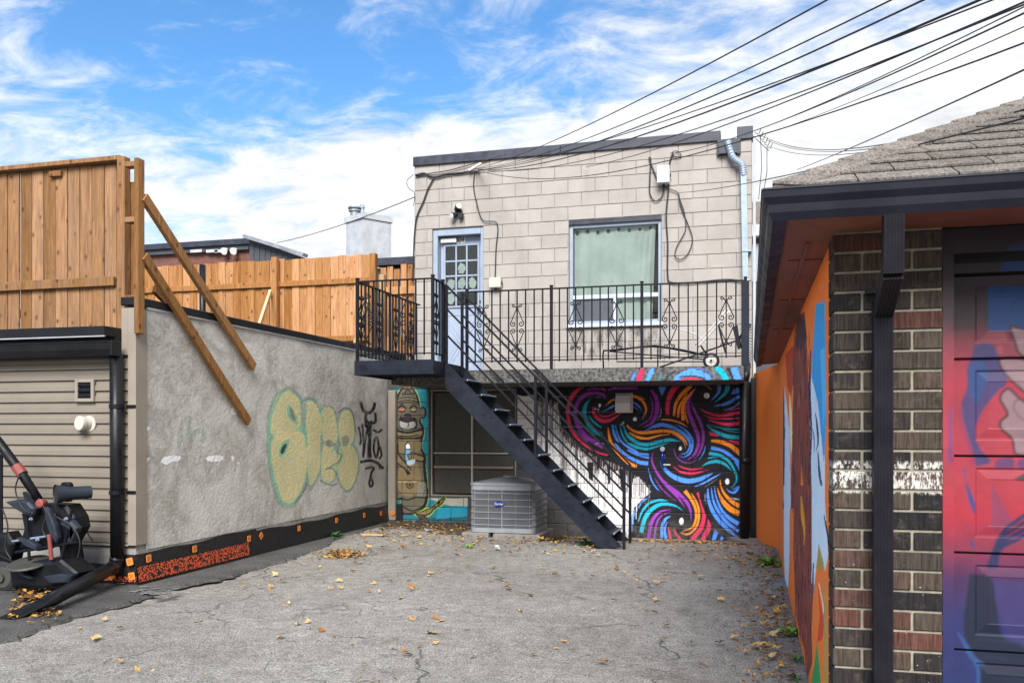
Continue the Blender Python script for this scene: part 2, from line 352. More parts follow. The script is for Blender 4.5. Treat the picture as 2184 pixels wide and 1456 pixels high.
# metals, plastics
simple('black_metal', (.004, .005, .009), .55, 0, .3, 12, spec=.22, dirt=.2, dirtc=(.02, .02, .025)); simple('navy_steel', (.006, .009, .018), .55, 0, .45, 7, spec=.25, dirt=.5, dirtc=(.022, .028, .045)); simple('black_trim', (.006, .006, .008), .42, 0, .3, 5, spec=.3)
simple('flashing', (.022, .026, .042), .42, 0, .3, 6, dirt=.2, dirtc=(.08, .08, .09)); simple('galvanised', (.27, .335, .42), .45, .4, .14, 9); simple('silver_edge', (.55, .56, .58), .35, .7, .1)
s = simple('siding', (.185, .158, .125), .62, var=.06, sc=3, rndv=.035, dirt=.4, dirtc=(.20, .18, .155)); simple('trim_beige', (.25, .218, .178), .6, var=.06, sc=3); simple('foundation', (.30, .29, .265), .92, var=.2, sc=9, bump=.5, dirt=.4)
simple('vinyl_frame', (.27, .325, .41), .5, var=.08, sc=8, dirt=.12); simple('white_frame', (.46, .51, .58), .5, var=.06); simple('door_paint', (.29, .345, .45), .5, var=.07, sc=5, dirt=.12); simple('white_plastic', (.74, .75, .74), .45, var=.05); simple('box_grey', (.50, .54, .58), .5, var=.06); simple('box_beige', (.50, .48, .42), .6, var=.08)
simple('pane_brown', (.050, .045, .038), .5, var=.5, sc=60, bump=.6); simple('pane_dark', (.012, .012, .011), .25, var=.4, sc=20); simple('screen_mesh', (.06, .066, .08), .6, var=.2); simple('interior', (.02, .02, .02), .9)
simple('curtain', (.50, .59, .555), .85, var=.14, sc=3, dirt=.2, dirtc=(.40, .46, .30)); simple('cable', (.011, .011, .013), .55); simple('rubber', (.012, .012, .013), .7); simple('hub_white', (.62, .6, .56), .6, var=.2, sc=30)
simple('red_plastic', (.20, .04, .033), .55); simple('black_plastic', (.004, .0045, .006), .5, spec=.25, var=.3, sc=9); simple('blue_grey_plastic', (.018, .023, .034), .45, spec=.3); simple('olive_plastic', (.045, .045, .038), .6)
simple('ac_shell', (.25, .265, .29), .5, .2, .08, 6, dirt=.2, dirtc=(.2, .2, .2)); simple('ac_fin', (.075, .08, .09), .55, .2, .25, 10); simple('badge_blue', (.010, .022, .20), .3); simple('lettering_white', (.8, .8, .82), .4); simple('concrete_pad', (.19, .18, .165), .95, var=.25, sc=14, bump=.6)
simple('orange_tag', (.72, .22, .035), .6); simple('tag_print', (.012, .011, .010), .6); simple('tape_white', (.70, .70, .68), .7)
simple('brick_red_far', (.14, .06, .045), .9, var=.3); simple('chimney_stucco', (.40, .42, .45), .95, var=.16, sc=5, bump=.5); simple('chimney_metal', (.30, .32, .35), .4, .6); simple('dark_cladding', (.05, .055, .068), .7, var=.25); simple('far_white', (.40, .42, .44), .7)
simple('soffit_paint', (.19, .060, .034), .7, var=.25, sc=3); simple('gutter_paint', (.009, .010, .019), .5, var=.2, spec=.25, dirt=.2, dirtc=(.018, .015, .022)); simple('downspout_paint', (.010, .009, .013), .5, var=.3, sc=8, spec=.25, dirt=.2, dirtc=(.025, .018, .02)); simple('garage_trim', (.05, .03, .035), .6, var=.3)
s = Sh('orange_wall', .8, spec=.3); v = s.coord('World'); n = s.noise(v, 5, 8, .7); c = s.paint((.60, .175, .045), 1); c = s.hsv(c, s.rmp(n, .25, .75, 1.15, 1.32)); c = s.mix(s.rmp(s.noise(v, 40, 6, .7), .66, .73, 0, .4), c, (.3, .25, .2)); s.col(c); s.bump(s.noise(v, 60, 6, .7), .5, .004)
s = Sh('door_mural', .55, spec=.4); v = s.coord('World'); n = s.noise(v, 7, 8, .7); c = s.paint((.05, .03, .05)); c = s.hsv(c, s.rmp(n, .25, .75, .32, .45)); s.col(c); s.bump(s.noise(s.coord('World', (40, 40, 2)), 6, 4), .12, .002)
# brick
s = Sh('brick', .9, spec=.25); v = s.coord('World'); r = s.rand(); c = s.n('ShaderNodeValToRGB', {0: r}); el = c.color_ramp.elements
el[0].position = 0; el[0].color = (.012, .011, .013, 1); el[1].position = 1; el[1].color = (.10, .034, .026, 1)
for p_, q_ in ((.22, (.026, .022, .021, 1)), (.5, (.054, .042, .033, 1)), (.80, (.066, .044, .034, 1)), (.94, (.066, .034, .027, 1))):
    e_ = el.new(p_); e_.color = q_
c = c.outputs[0]; gr = s.noise(s.coord('World', (150, 150, 9)), 1, 4, .7); c = s.hsv(c, s.rmp(gr, .3, .7, .5, 1.55)); c = s.mix(s.rmp(s.noise(v, 26, 7, .7), .5, .75, 0, .6), c, (.11, .085, .065))
fl = s.math('MULTIPLY', s.rmp(s.vor(v, 34), .05, .11, 1, 0), s.rmp(s.n('ShaderNodeSeparateXYZ', {0: v}).outputs[2], .9, 1.0, 1, 0)); c = s.mix(s.math('MULTIPLY', fl, s.rmp(s.noise(v, 9, 3), .45, .6)), c, (.45, .44, .42))
z = s.n('ShaderNodeSeparateXYZ', {0: v}).outputs[2]; wb = s.math('MULTIPLY', s.rmp(z, 1.19, 1.205), s.rmp(z, 1.315, 1.33, 1, 0)); c = s.mix(s.math('MULTIPLY', wb, s.rmp(s.noise(s.coord('World', (60, 60, 22)), 1.2, 6, .75), .455, .55, 0, .9)), c, (.56, .545, .51))
s.col(c); s.bump(gr, .6, .004)
simple('brick_mortar', (.265, .245, .19), .95, var=.25, sc=25, bump=.8)
# roof shingles
s = Sh('shingle', .95, spec=.15); v = s.coord('World'); sp_ = s.vor(v, 330, out=1); g = s.math('MULTIPLY', s.math('ADD', s.n('ShaderNodeSeparateColor', {0: sp_}).outputs[0], s.n('ShaderNodeSeparateColor', {0: s.vor(v, 140, out=1)}).outputs[1]), .5)
c = s.mix(s.rmp(g, .15, .85), (.085, .073, .064), (.265, .238, .214)); c = s.hsv(c, s.rmp(s.rand(), 0, 1, .84, 1.12, False)); c = s.hsv(c, s.rmp(s.noise(v, 6, 6), .3, .7, .8, 1.12)); s.col(c); s.bump(g, .5, .003)
# membrane
s = Sh('membrane', .45, spec=.45); v = s.coord('World', (1, 1, 1)); d = s.vor(v, 52); s.col(s.mix(s.rmp(d, .15, .5), (.035, .033, .034), (.008, .008, .009))); s.bump(d, -1., .012)
s = Sh('membrane_print', .5); d = s.vor(s.coord('World'), 52); k = s.rmp(d, .45, .54, 1, 0); w = s.rmp(s.noise(s.coord('World', (1, 5, 9)), 4, 2), .74, .78); k = s.math('MULTIPLY', k, s.math('SUBTRACT', 1., w)); s.col(s.mix(k, (.014, .011, .012), (.58, .085, .022))); s.bump(d, -1., .012)
# foliage
def leafm(name, c0, c1):
    s = Sh(name, .75, spec=.3); c = s.mix(s.rand(), c0, c1); s.col(s.hsv(c, s.rmp(s.noise(s.coord('Object'), 30, 3), .3, .7, .75, 1.2)))
leafm('leaf_dry', (.42, .25, .08), (.56, .38, .17)); leafm('leaf_gold', (.58, .34, .06), (.50, .24, .05)); leafm('leaf_brown', (.20, .09, .03), (.30, .15, .06)); leafm('weed', (.10, .26, .03), (.20, .38, .05)); leafm('weed_dark', (.045, .13, .04), (.08, .20, .05)); leafm('litter_brown', (.10, .055, .028), (.12, .06, .03))
# glass
m = bpy.data.materials.new('glass'); m.use_nodes = True; MAT['glass'] = m; t = m.node_tree; t.nodes.clear(); o_ = t.nodes.new('ShaderNodeOutputMaterial'); mi = t.nodes.new('ShaderNodeMixShader'); tr = t.nodes.new('ShaderNodeBsdfTransparent'); gl = t.nodes.new('ShaderNodeBsdfGlossy'); fr = t.nodes.new('ShaderNodeFresnel')
tr.inputs[0].default_value = (.96, .985, .975, 1); gl.inputs['Roughness'].default_value = .02; fr.inputs[0].default_value = 1.6
t.links.new(fr.outputs[0], mi.inputs[0]); t.links.new(tr.outputs[0], mi.inputs[1]); t.links.new(gl.outputs[0], mi.inputs[2]); t.links.new(mi.outputs[0], o_.inputs[0])

# ================================================================== GROUND
def smooth(t): t = np.clip(t, 0, 1); return t*t*(3-2*t)
def gz(x, y): return -.12*smooth((np.asarray(y, float)-11.2)/1.3)*smooth((np.asarray(x, float)+4.2)/1.6)*smooth((1.2-np.asarray(x, float))/.6)
def ground():
    xs = np.r_[-400, -120, -40, -20, -12, np.arange(-9, 3.01, .1), 6, 12, 40, 120, 400]; ys = np.r_[-400, -100, -30, -10, -3, np.arange(-1, 13.6, .1), 16, 25, 60, 200, 900]
    X, Y = np.meshgrid(xs, ys); near = (X > -9) & (X < 3) & (Y > 0) & (Y < 13.5)
    Z = gz(X, Y)+np.where(near, .010*np.sin(X*1.3+Y*.7)+.008*np.sin(Y*1.9-X*.8)+.004*rng.standard_normal(X.shape), 0)
    g = MB().grid(np.stack([X, Y, Z], -1)); g.sm = True
    return tag(g.build('asphalt_ground', 'asphalt'), 'cracked grey asphalt yard strewn with leaves', None, kind='structure')
ground()
# darker, newer strip of asphalt along the plastered wall
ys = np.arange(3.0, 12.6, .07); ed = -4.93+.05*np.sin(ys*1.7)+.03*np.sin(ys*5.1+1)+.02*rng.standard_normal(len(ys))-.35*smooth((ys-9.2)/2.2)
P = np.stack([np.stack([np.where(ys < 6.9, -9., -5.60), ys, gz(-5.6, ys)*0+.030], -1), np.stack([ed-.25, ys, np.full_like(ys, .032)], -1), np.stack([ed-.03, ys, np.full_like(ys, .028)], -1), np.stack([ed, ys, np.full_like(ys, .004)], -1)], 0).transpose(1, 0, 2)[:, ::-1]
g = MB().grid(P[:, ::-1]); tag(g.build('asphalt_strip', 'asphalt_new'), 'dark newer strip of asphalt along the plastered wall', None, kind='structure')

# ================================================================== MURAL PAINTINGS ON THE MAIN BUILDING
K, Wt, RD, OR, PU, BL, TE = (13, 12, 24), (236, 238, 240), (226, 44, 92), (255, 146, 30), (146, 52, 172), (84, 152, 255), (10, 172, 200)
FC = Canvas(815, 755, 1625, 1195, 2.2)
FC.frame(0, 0, 1)
FC.poly([(1098, 815), (1610, 800), (1610, 1190), (1330, 1190), (1180, 1060), (1098, 990)], K); FC.poly([(1098, 985), (1180, 1060), (1330, 1195), (990, 1195), (990, 1062), (1098, 1062)], (64, 63, 66), .9)
# white primer with black drips
WP = [(1103, 842), (1118, 845), (1136, 842), (1150, 858), (1163, 854), (1174, 868), (1188, 860), (1196, 902), (1202, 930), (1218, 950), (1240, 962), (1262, 980), (1270, 1002), (1296, 990), (1310, 1004), (1330, 1006), (1345, 1022), (1362, 1016), (1388, 1048), (1352, 1082), (1338, 1150), (1316, 1150), (1103, 930)]
FC.poly(WP, (222, 222, 224))
for i in range(260):
    x = random.uniform(1140, 1390); t = np.interp(x, [1103, 1190, 1200, 1260, 1330, 1390], [845, 865, 930, 975, 1005, 1045]); w_ = random.choice((.8, 1, 1.4, 1.9)); ln = random.uniform(10, 110)
    FC.line([(x, t-8), (x+random.uniform(-1, 1), t+ln*.5), (x, t+ln)], w_, random.choice((K, K, (120, 118, 120), (190, 170, 165))), random.uniform(.5, 1))
for i in range(60):
    x = random.uniform(1205, 1360); t = np.interp(x, [1205, 1260, 1330, 1390], [935, 975, 1005, 1045])
    FC.line([(x, t+random.uniform(4, 30)), (x, t+random.uniform(50, 130))], random.choice((1, 1.5, 2)), (240, 240, 238), .8)
FC.poly([(1252, 985), (1266, 985), (1264, 1026), (1256, 1020)], K); FC.poly([(1294, 990), (1302, 992), (1301, 1034), (1296, 1030)], K); FC.poly([(1320, 1000), (1332, 1000), (1330, 1044), (1324, 1040)], K)
FC.line([(1103, 892), (1190, 892)], 1, (150, 150, 150)); FC.line([(1120, 925), (1195, 925)], 1, (150, 150, 150)); FC.line([(1180, 990), (1250, 992)], 1, (140, 140, 140))
# swirls: upper-left sketch sheet
FC.frame(1080, 770, 6.332); S_ = FC.stroke; FC.wk = .80
S_([(1040,352,26),(990,370,40),(905,450,70),(850,560,64),(828,680,58),(845,830,60),(900,960,52),(1000,1080,40),(1120,1170,30),(1260,1240,24),(1370,1268,26)], RD)
S_([(1330,515,8),(1310,455,42),(1190,428,52),(1060,460,62),(965,560,62),(930,700,62),(960,850,72),(1060,1000,78),(1180,1085,66),(1310,1145,92)], PU)
S_([(950,900,5),(1010,1010,26),(1100,1090,18)], PU)
S_([(1090,385,22),(1180,372,28),(1290,380,20)], PU); S_([(1280,362,6),(1310,378,30),(1335,395,20)], RD); S_([(1370,385,18),(1500,368,34),(1773,366,34)], PU); S_([(1400,368,5),(1500,358,6),(1773,352,7)], (205, 150, 225))
S_([(1132,515,4),(1075,590,50),(1052,700,64),(1100,830,62),(1180,930,62),(1285,995,60)], TE); S_([(1110,725,8),(1175,815,38),(1282,900,20)], TE); S_([(1080,865,5),(1130,950,26),(1205,1000,8)], TE)
S_([(1165,615,14),(1190,725,52),(1290,805,64),(1400,795,50),(1540,710,12)], RD); S_([(1235,708,8),(1330,748,30),(1480,698,18)], RD)
S_([(1338,607,4),(1400,545,30),(1465,512,26)], OR); S_([(1296,682,4),(1380,640,24),(1455,598,40)], BL)
S_([(1373,895,18),(1385,1000,40),(1425,1120,46),(1530,1260,50),(1650,1370,54),(1752,1418,50)], OR)
S_([(1435,860,30),(1450,960,42),(1500,1070,26),(1560,1100,4)], BL); S_([(1462,1105,20),(1560,1220,46),(1735,1352,12)], BL); S_([(1470,850,10),(1500,980,20),(1580,1110,30),(1773,1235,42)], BL)
S_([(1535,860,14),(1570,1000,24),(1650,1110,20),(1773,1180,22)], TE); S_([(1582,870,18),(1630,990,40),(1773,1105,52)], TE); FC.ell(1260, 595, 16, 24, Wt)
for a, b in ((480, 1290), (688, 1470), (885, 1060)): FC.line([(620 if a == 480 else 770, a), (b, a)], 9, (200, 195, 205), .75, noise=.35)
for x, y in ((1240, 650), (1200, 640), (1560, 850), (1580, 830)): FC.ell(x, y, 16, 14, (210, 210, 205), .7)
FC.line([(1200,1120),(1260,1100),(1310,1115)], 14, (225, 205, 230), .8, noise=.3)
# upper-right sheet
FC.frame(1340, 770, 6.332)
FC.poly([(405,345),(515,345),(455,470)], BL); FC.poly([(420,318),(545,318),(530,336),(430,336)], BL, .6)
S_([(690,310,80),(640,345,95),(570,450,86),(532,580,68),(528,725,62)], RD)
S_([(850,330,60),(720,450,62),(640,580,48),(615,738,36)], OR); S_([(800,420,8),(755,500,32),(690,620,42),(668,762,36)], OR); S_([(910,365,6),(800,490,46),(738,620,54),(742,800,54)], OR); S_([(772,600,8),(770,720,22),(808,836,12)], OR)
S_([(880,322,5),(980,312,9),(1070,340,12),(1135,402,3)], (230, 170, 110))
S_([(872,430,14),(812,540,46),(815,680,62),(880,850,62),(938,1000,58),(945,1130,52),(890,1260,36),(800,1328,8)], PU); S_([(846,540,8),(882,650,32),(962,800,42),(1008,950,46),(1006,1100,42),(962,1230,24),(895,1315,4)], PU); S_([(880,600,3),(940,740,14),(1000,880,10)], PU)
S_([(1045,1140,8),(1020,1230,15),(950,1342,3)], BL); S_([(612,1170,6),(640,1270,15),(720,1350,17),(830,1372,15),(930,1330,3)], PU)
FC.ell(1060, 465, 38, 38, Wt); FC.ell(703, 1178, 19, 26, Wt); FC.ell(90, 783, 26, 27, Wt)
S_([(1225,308,62),(1220,420,48),(1112,540,4)], BL); S_([(1350,318,78),(1310,430,58),(1165,560,4)], TE); FC.poly([(1388,442),(1420,380),(1492,352),(1502,422),(1440,446)], BL); S_([(1500,470,50),(1330,570,54),(1155,607,4)], BL); S_([(1537,528,10),(1420,620,16),(1280,657,3)], BL)
S_([(958,633,4),(1080,700,28),(1230,732,48),(1400,712,46),(1535,690,42)], RD); S_([(1535,622,10),(1420,650,18),(1300,668,3)], RD); S_([(1008,722,4),(1150,772,22),(1300,778,14),(1535,768,24)], RD); S_([(1078,788,4),(1200,828,36),(1350,852,52),(1530,832,58)], RD)
S_([(1060,850,4),(1200,890,12),(1350,912,20),(1530,915,24)], TE); S_([(1058,868,6),(1180,950,48),(1330,1010,62),(1530,1032,62)], TE); S_([(1250,912,4),(1400,950,9),(1525,962,10)], TE)
FC.poly([(1090,945),(1140,965),(1245,1016),(1105,1002)], RD); FC.poly([(1335,1062),(1525,1085),(1520,1132),(1430,1112)], RD)
S_([(1118,1075,46),(1260,1092,62),(1400,1152,68),(1520,1255,80)], OR); S_([(1118,1160,42),(1260,1202,46),(1380,1282,38),(1500,1370,40)], BL)
S_([(310,390,40),(378,500,66),(392,620,76),(370,740,62),(308,842,46),(195,892,8)], PU); S_([(290,468,5),(326,580,24),(325,680,26),(280,790,26),(145,872,5)], PU); S_([(442,640,5),(436,720,9),(392,802,3)], (200, 205, 220))
S_([(30,465,40),(130,490,46),(210,560,42),(240,650,30),(228,742,4)], OR); S_([(30,545,30),(110,580,28),(165,640,10),(180,682,3)], BL); S_([(30,600,22),(80,620,20),(125,650,4)], BL); S_([(150,470,3),(205,500,10),(230,530,3)], (190, 150, 90)); S_([(215,700,8),(200,760,7),(180,800,3)], (190, 190, 200))
S_([(448,785,24),(570,795,26),(700,830,22),(802,888,4)], OR)
S_([(215,938,4),(400,866,62),(530,872,62),(680,932,56),(800,1032,52),(832,1130,32),(790,1232,20),(700,1256,4)], BL); S_([(640,850,3),(760,920,28),(850,1030,38),(866,1130,38),(832,1240,32),(750,1292,18),(680,1270,4)], BL)
S_([(-20,860,26),(20,905,34),(120,957,46),(250,962,52),(430,942,52),(580,950,52),(700,1010,46),(772,1082,30),(797,1135,4)], OR); S_([(10,960,16),(120,1022,40),(260,1042,36),(430,1000,22),(560,990,4)], OR); S_([(600,985,3),(700,1040,10),(760,1110,10),(770,1175,3)], (225, 180, 130))
S_([(-10,1010,44),(120,1100,58),(260,1122,58),(420,1088,58),(560,1062,52),(705,1082,5)], TE); S_([(-10,1100,22),(130,1162,42),(260,1182,36),(420,1140,20),(585,1088,3)], TE)
S_([(-10,1195,26),(120,1262,32),(280,1302,38)], BL); S_([(65,1208,5),(160,1245,22),(280,1260,26)], BL); S_([(-20,1275,44),(150,1362,62),(270,1378,64)], BL); S_([(-20,1365,44),(60,1400,52),(112,1418,46)], OR)
# lower-right sheet
FC.frame(1340, 960, 6.332)
S_([(470,55,56),(462,180,62),(530,292,62),(650,372,78),(800,412,82),(950,392,72),(1050,350,54),(1142,308,4)], BL)
S_([(328,35,5),(318,130,26),(360,250,36),(440,380,42),(540,500,42),(650,610,42),(770,772,4)], PU); S_([(478,400,4),(560,480,24),(680,580,52),(790,700,52),(842,820,36),(852,955,4)], PU); S_([(358,370,4),(430,490,17),(540,600,13),(655,690,3)], PU); S_([(268,232,5),(305,380,20),(360,480,18),(428,558,3)], BL)
S_([(603,212,5),(700,286,30),(850,312,34),(980,290,22),(1088,260,3)], RD); S_([(666,196,5),(760,240,24),(880,257,26),(1025,234,4)], RD); S_([(898,486,8),(1020,440,32),(1140,372,32),(1248,316,4)], BL); S_([(1030,492,3),(1120,440,8),(1200,382,3)], (170, 130, 130))
S_([(1090,38,52),(1230,66,52),(1350,140,42),(1430,260,36),(1462,370,32),(1440,450,22),(1393,503,4)], TE); S_([(1075,105,24),(1150,92,20),(1225,100,3)], TE); S_([(998,208,5),(1100,162,46),(1210,150,54),(1310,190,40),(1398,273,4)], TE); S_([(1120,-25,40),(1290,10,44),(1400,82,42),(1515,165,40)], BL); FC.poly([(1430,150),(1515,158),(1510,310),(1475,222)], BL)
FC.poly([(1405,-10),(1520,-10),(1515,90)], OR); FC.ell(1337, 420, 27, 42, Wt)
S_([(1505,480,34),(1440,562,42),(1380,562,26),(1318,513,4)], BL); S_([(1470,488,10),(1430,520,11),(1388,523,3)], BL); S_([(1240,400,8),(1255,500,26),(1310,600,42),(1400,690,62),(1500,752,72)], OR); S_([(1203,505,8),(1230,590,32),(1290,700,72),(1380,790,92),(1500,852,86)], OR); S_([(1388,640,4),(1450,656,18),(1505,662,20)], (200, 215, 235))
S_([(1075,512,16),(1080,640,46),(1130,800,62),(1220,940,62),(1340,1060,62),(1482,1180,16)], BL); S_([(1160,478,6),(1190,640,26),(1260,800,42),(1360,910,62),(1490,992,72)], BL); S_([(1120,500,8),(1150,680,36),(1220,830,46),(1330,970,52),(1488,1092,42)], BL); S_([(1040,570,3),(1035,640,10),(1050,720,3)], (150, 160, 180))
S_([(935,568,36),(968,680,18),(1010,820,42),(1022,900,62),(980,1050,72),(860,1205,76)], RD); S_([(1078,930,14),(1085,1040,74),(1000,1215,76)], RD)
S_([(765,545,62),(850,660,46),(906,780,42),(916,900,38),(870,1030,30),(735,1092,4)], OR); S_([(852,575,14),(930,720,32),(956,850,38),(932,1000,38),(860,1100,32),(780,1132,26),(695,1102,4)], OR); FC.ell(718, 957, 29, 48, Wt)
S_([(548,682,4),(420,672,32),(280,715,38),(190,820,32),(135,960,12)], TE); S_([(732,807,4),(620,742,32),(450,725,56),(310,800,68),(220,930,68),(175,1105,66)], TE); S_([(575,793,4),(430,830,36),(340,920,56),(300,1030,56),(275,1185,50)], PU); S_([(580,818,3),(440,890,22),(380,1000,32),(350,1185,30)], PU); S_([(580,883,4),(500,930,42),(455,1040,46),(455,1180,46)], BL); S_([(522,965,4),(490,1080,40),(512,1188,46)], BL); S_([(540,1025,6),(555,1120,36),(572,1195,42)], RD); S_([(610,1040,4),(640,1120,36),(705,1200,42)], RD)
S_([(85,810,30),(50,930,54),(25,1100,60)], BL, .8); S_([(300,622,4),(200,680,26),(135,775,22)], BL, 1, noise=.25); FC.poly([(1165,1068),(1218,1105),(1180,1205),(1125,1218)], BL); FC.poly([(1255,1148),(1292,1190),(1238,1228)], BL)
# --- bulbous painted figure at the left end of the wall
FC.frame(820, 760, 3.466)
FC.wk = 1.45
OLV, TAN, DK = (98, 92, 76), (130, 112, 78), (14, 12, 16)
FC.poly([(45,190),(325,190),(325,1045),(615,1045),(615,1300),(130,1260),(45,1100)], (18, 118, 132)); FC.poly([(320,1045),(615,1045),(615,1105),(470,1100)], (170, 168, 158)); FC.poly([(320,1190),(620,1170),(620,1320),(330,1320)], (10, 18, 30), .75, noise=.3)
FC.poly([(400,1120),(612,1105),(612,1180),(380,1200)], (20, 140, 170)); FC.poly([(130,1220),(620,1230),(620,1320),(130,1320)], DK, .7, noise=.35)
HEAD = [(160,215),(120,250),(90,320),(85,420),(60,500),(45,545),(70,610),(45,720),(60,860),(45,960),(70,1040),(130,1060),(120,1120),(140,1160),(250,1150),(310,1080),(315,960),(300,820),(300,740),(270,660),(290,545),(265,480),(260,380),(240,290),(205,235)]
FC.poly([(x+(-9 if x < 170 else 10), y+(-8 if y < 400 else 4)) for x, y in HEAD], (160, 190, 60), .8, True); FC.poly(HEAD, DK, 1, True); FC.line(HEAD+[HEAD[0]], 9, DK); FC.poly([(170+(x-170)*.89, 640+(y-640)*.985) for x, y in HEAD], OLV, 1, True)
FC.ell(55, 420, 24, 44, DK); FC.ell(58, 420, 14, 32, OLV); FC.ell(284, 415, 26, 46, DK); FC.ell(282, 415, 15, 33, OLV)
FC.poly([(110,800),(230,780),(270,900),(240,1010),(150,1030),(95,940)], TAN, .9, True); FC.poly([(100,620),(250,610),(265,690),(170,720),(85,690)], TAN, .8, True); FC.poly([(60,600),(50,720),(100,790),(180,860),(195,830),(120,740),(95,640)], TAN, .9, True)
FC.poly([(95,360),(165,345),(255,360),(255,470),(90,470)], (92, 84, 66), 1, True)
for yy in (300, 322, 340): FC.line([(105,yy+12),(170,yy),(245,yy+12)], 5, DK)
FC.ell(172, 265, 24, 20, DK); FC.ell(172, 265, 14, 11, OLV); FC.ell(172, 265, 6, 5, DK); FC.ell(140, 278, 13, 12, DK); FC.ell(205, 278, 13, 12, DK); FC.ell(140,278,6,6,OLV); FC.ell(205,278,6,6,OLV)
FC.line([(95,385),(130,362),(160,385)], 9, DK); FC.line([(185,385),(215,362),(248,385)], 9, DK); FC.ell(128, 396, 24, 12, (180, 110, 90)); FC.ell(215, 396, 22, 10, (150, 130, 100)); FC.line([(105,400),(130,408),(155,398)], 8, DK); FC.line([(190,400),(215,408),(240,398)], 8, DK)
FC.poly([(105,470),(120,440),(170,470),(225,450),(245,500),(220,540),(120,535)], DK, 1, True); FC.poly([(112,475),(165,490),(220,480),(224,520),(170,538),(118,520)], (150, 150, 146), 1, True); FC.poly([(150,420),(190,420),(205,460),(172,490),(138,460)], (48, 26, 40), 1, True); FC.line([(172,488),(180,510),(168,518)], 5, DK)
FC.poly([(50,540),(70,530),(170,555),(270,530),(292,550),(270,605),(170,610),(75,600)], DK, 1, True); FC.poly([(65,550),(170,570),(275,550),(260,590),(170,598),(82,588)], (120, 108, 76), 1, True); FC.line([(90,585),(170,590),(255,580)], 6, DK)
FC.poly([(150,655),(170,625),(195,655),(198,770),(150,775)], DK, 1); FC.poly([(156,690),(192,690),(192,765),(156,765)], (120, 175, 205)); FC.poly([(158,655),(172,640),(188,655),(190,682),(158,682)], Wt)
FC.line([(58,640),(52,720),(90,780),(150,830),(185,870)], 7, DK); FC.line([(98,640),(105,720),(150,780),(200,840)], 7, DK); FC.line([(150,830),(175,878)], 6, DK); FC.line([(165,825),(190,868)], 5, DK)
FC.poly([(165,725),(210,705),(240,720),(295,735),(290,780),(230,770),(185,770)], DK, 1, True); FC.poly([(172,730),(210,714),(238,728),(285,745),(280,770),(230,760),(190,760)], TAN, 1, True); FC.line([(200,725),(195,755)], 4, DK); FC.line([(218,722),(212,756)], 4, DK)
FC.poly([(165,770),(225,760),(215,795),(170,800)], (185, 205, 215), .9, True)
FC.ell(188, 948, 28, 28, DK); FC.ell(188, 948, 20, 20, (120, 100, 66)); FC.ell(188, 948, 9, 10, DK)
FC.line([(70,880),(60,960),(80,1030)], 8, DK); FC.line([(290,830),(300,930),(290,1030)], 8, DK); FC.poly([(250,930),(310,930),(310,1030),(240,1030)], (150, 150, 140), .6, noise=.4)
FC.line([(60,925),(240,925)], 3, (200, 190, 150), .8); FC.line([(120,1040),(170,1060),(230,1040),(310,1045)], 7, DK); FC.line([(140,1110),(210,1140),(300,1100)], 7, DK)
FC.poly([(215,1165),(300,1120),(340,1110),(400,1060),(440,1030),(455,1050),(430,1100),(380,1130),(330,1180),(250,1185)], (160, 185, 50), .9, True); FC.poly([(225,1160),(300,1130),(345,1110),(405,1060),(438,1036),(450,1052),(420,1096),(375,1125),(330,1170),(255,1180)], DK, 1, True); FC.poly([(240,1158),(300,1140),(350,1115),(405,1072),(436,1048),(438,1060),(410,1092),(370,1115),(325,1160),(260,1170)], TAN, 1, True)
FC.ell(400, 1078, 12, 16, DK, 1, .6); FC.ell(425, 1055, 7, 8, DK)
for k_ in (330, 350, 370): FC.line([(k_,1100),(k_+14,1130)], 4, DK)
FC.poly([(225,1160),(290,1170),(340,1225),(320,1245),(275,1220)], DK, 1, True); FC.poly([(245,1168),(285,1180),(325,1225),(290,1215)], (90, 76, 66), .9, True); FC.line([(275,1185),(315,1235)], 4, DK); FC.line([(262,1182),(290,1222)], 4, DK)
# --- paint on the slab edge (its own sheet)
SL = Canvas(960, 765, 1625, 835, 1.6); SL.frame(1340, 770, 6.332)
SL.stroke([(95,140,40),(55,260,50)], BL, .8); SL.stroke([(190,100,40),(165,190,80),(125,275,60)], RD, .95); SL.stroke([(340,92,30),(310,150,72),(250,270,60)], BL); SL.stroke([(450,170,30),(400,260,40)], TE, .6); SL.stroke([(600,150,24),(500,240,16)], TE, .8); SL.stroke([(640,130,20),(560,180,26),(490,265,40)], (10, 10, 20), .8)
SL.stroke([(620,250,60),(760,168,80),(880,156,92),(1010,178,86),(1110,255,70)], BL); SL.stroke([(700,262,14),(850,232,34),(1000,262,14)], RD); SL.stroke([(760,110,6),(900,95,14),(1080,130,14),(1200,230,16)], BL, .8); SL.stroke([(680,215,18),(850,195,14),(1040,230,18)], (10, 10, 22)); SL.stroke([(1180,80,70),(1270,160,90),(1330,280,100)], TE); SL.stroke([(1430,80,90),(1480,270,120)], BL, .95); SL.stroke([(1340,90,34),(1400,200,36),(1420,275,36)], (10, 10, 22), .85)

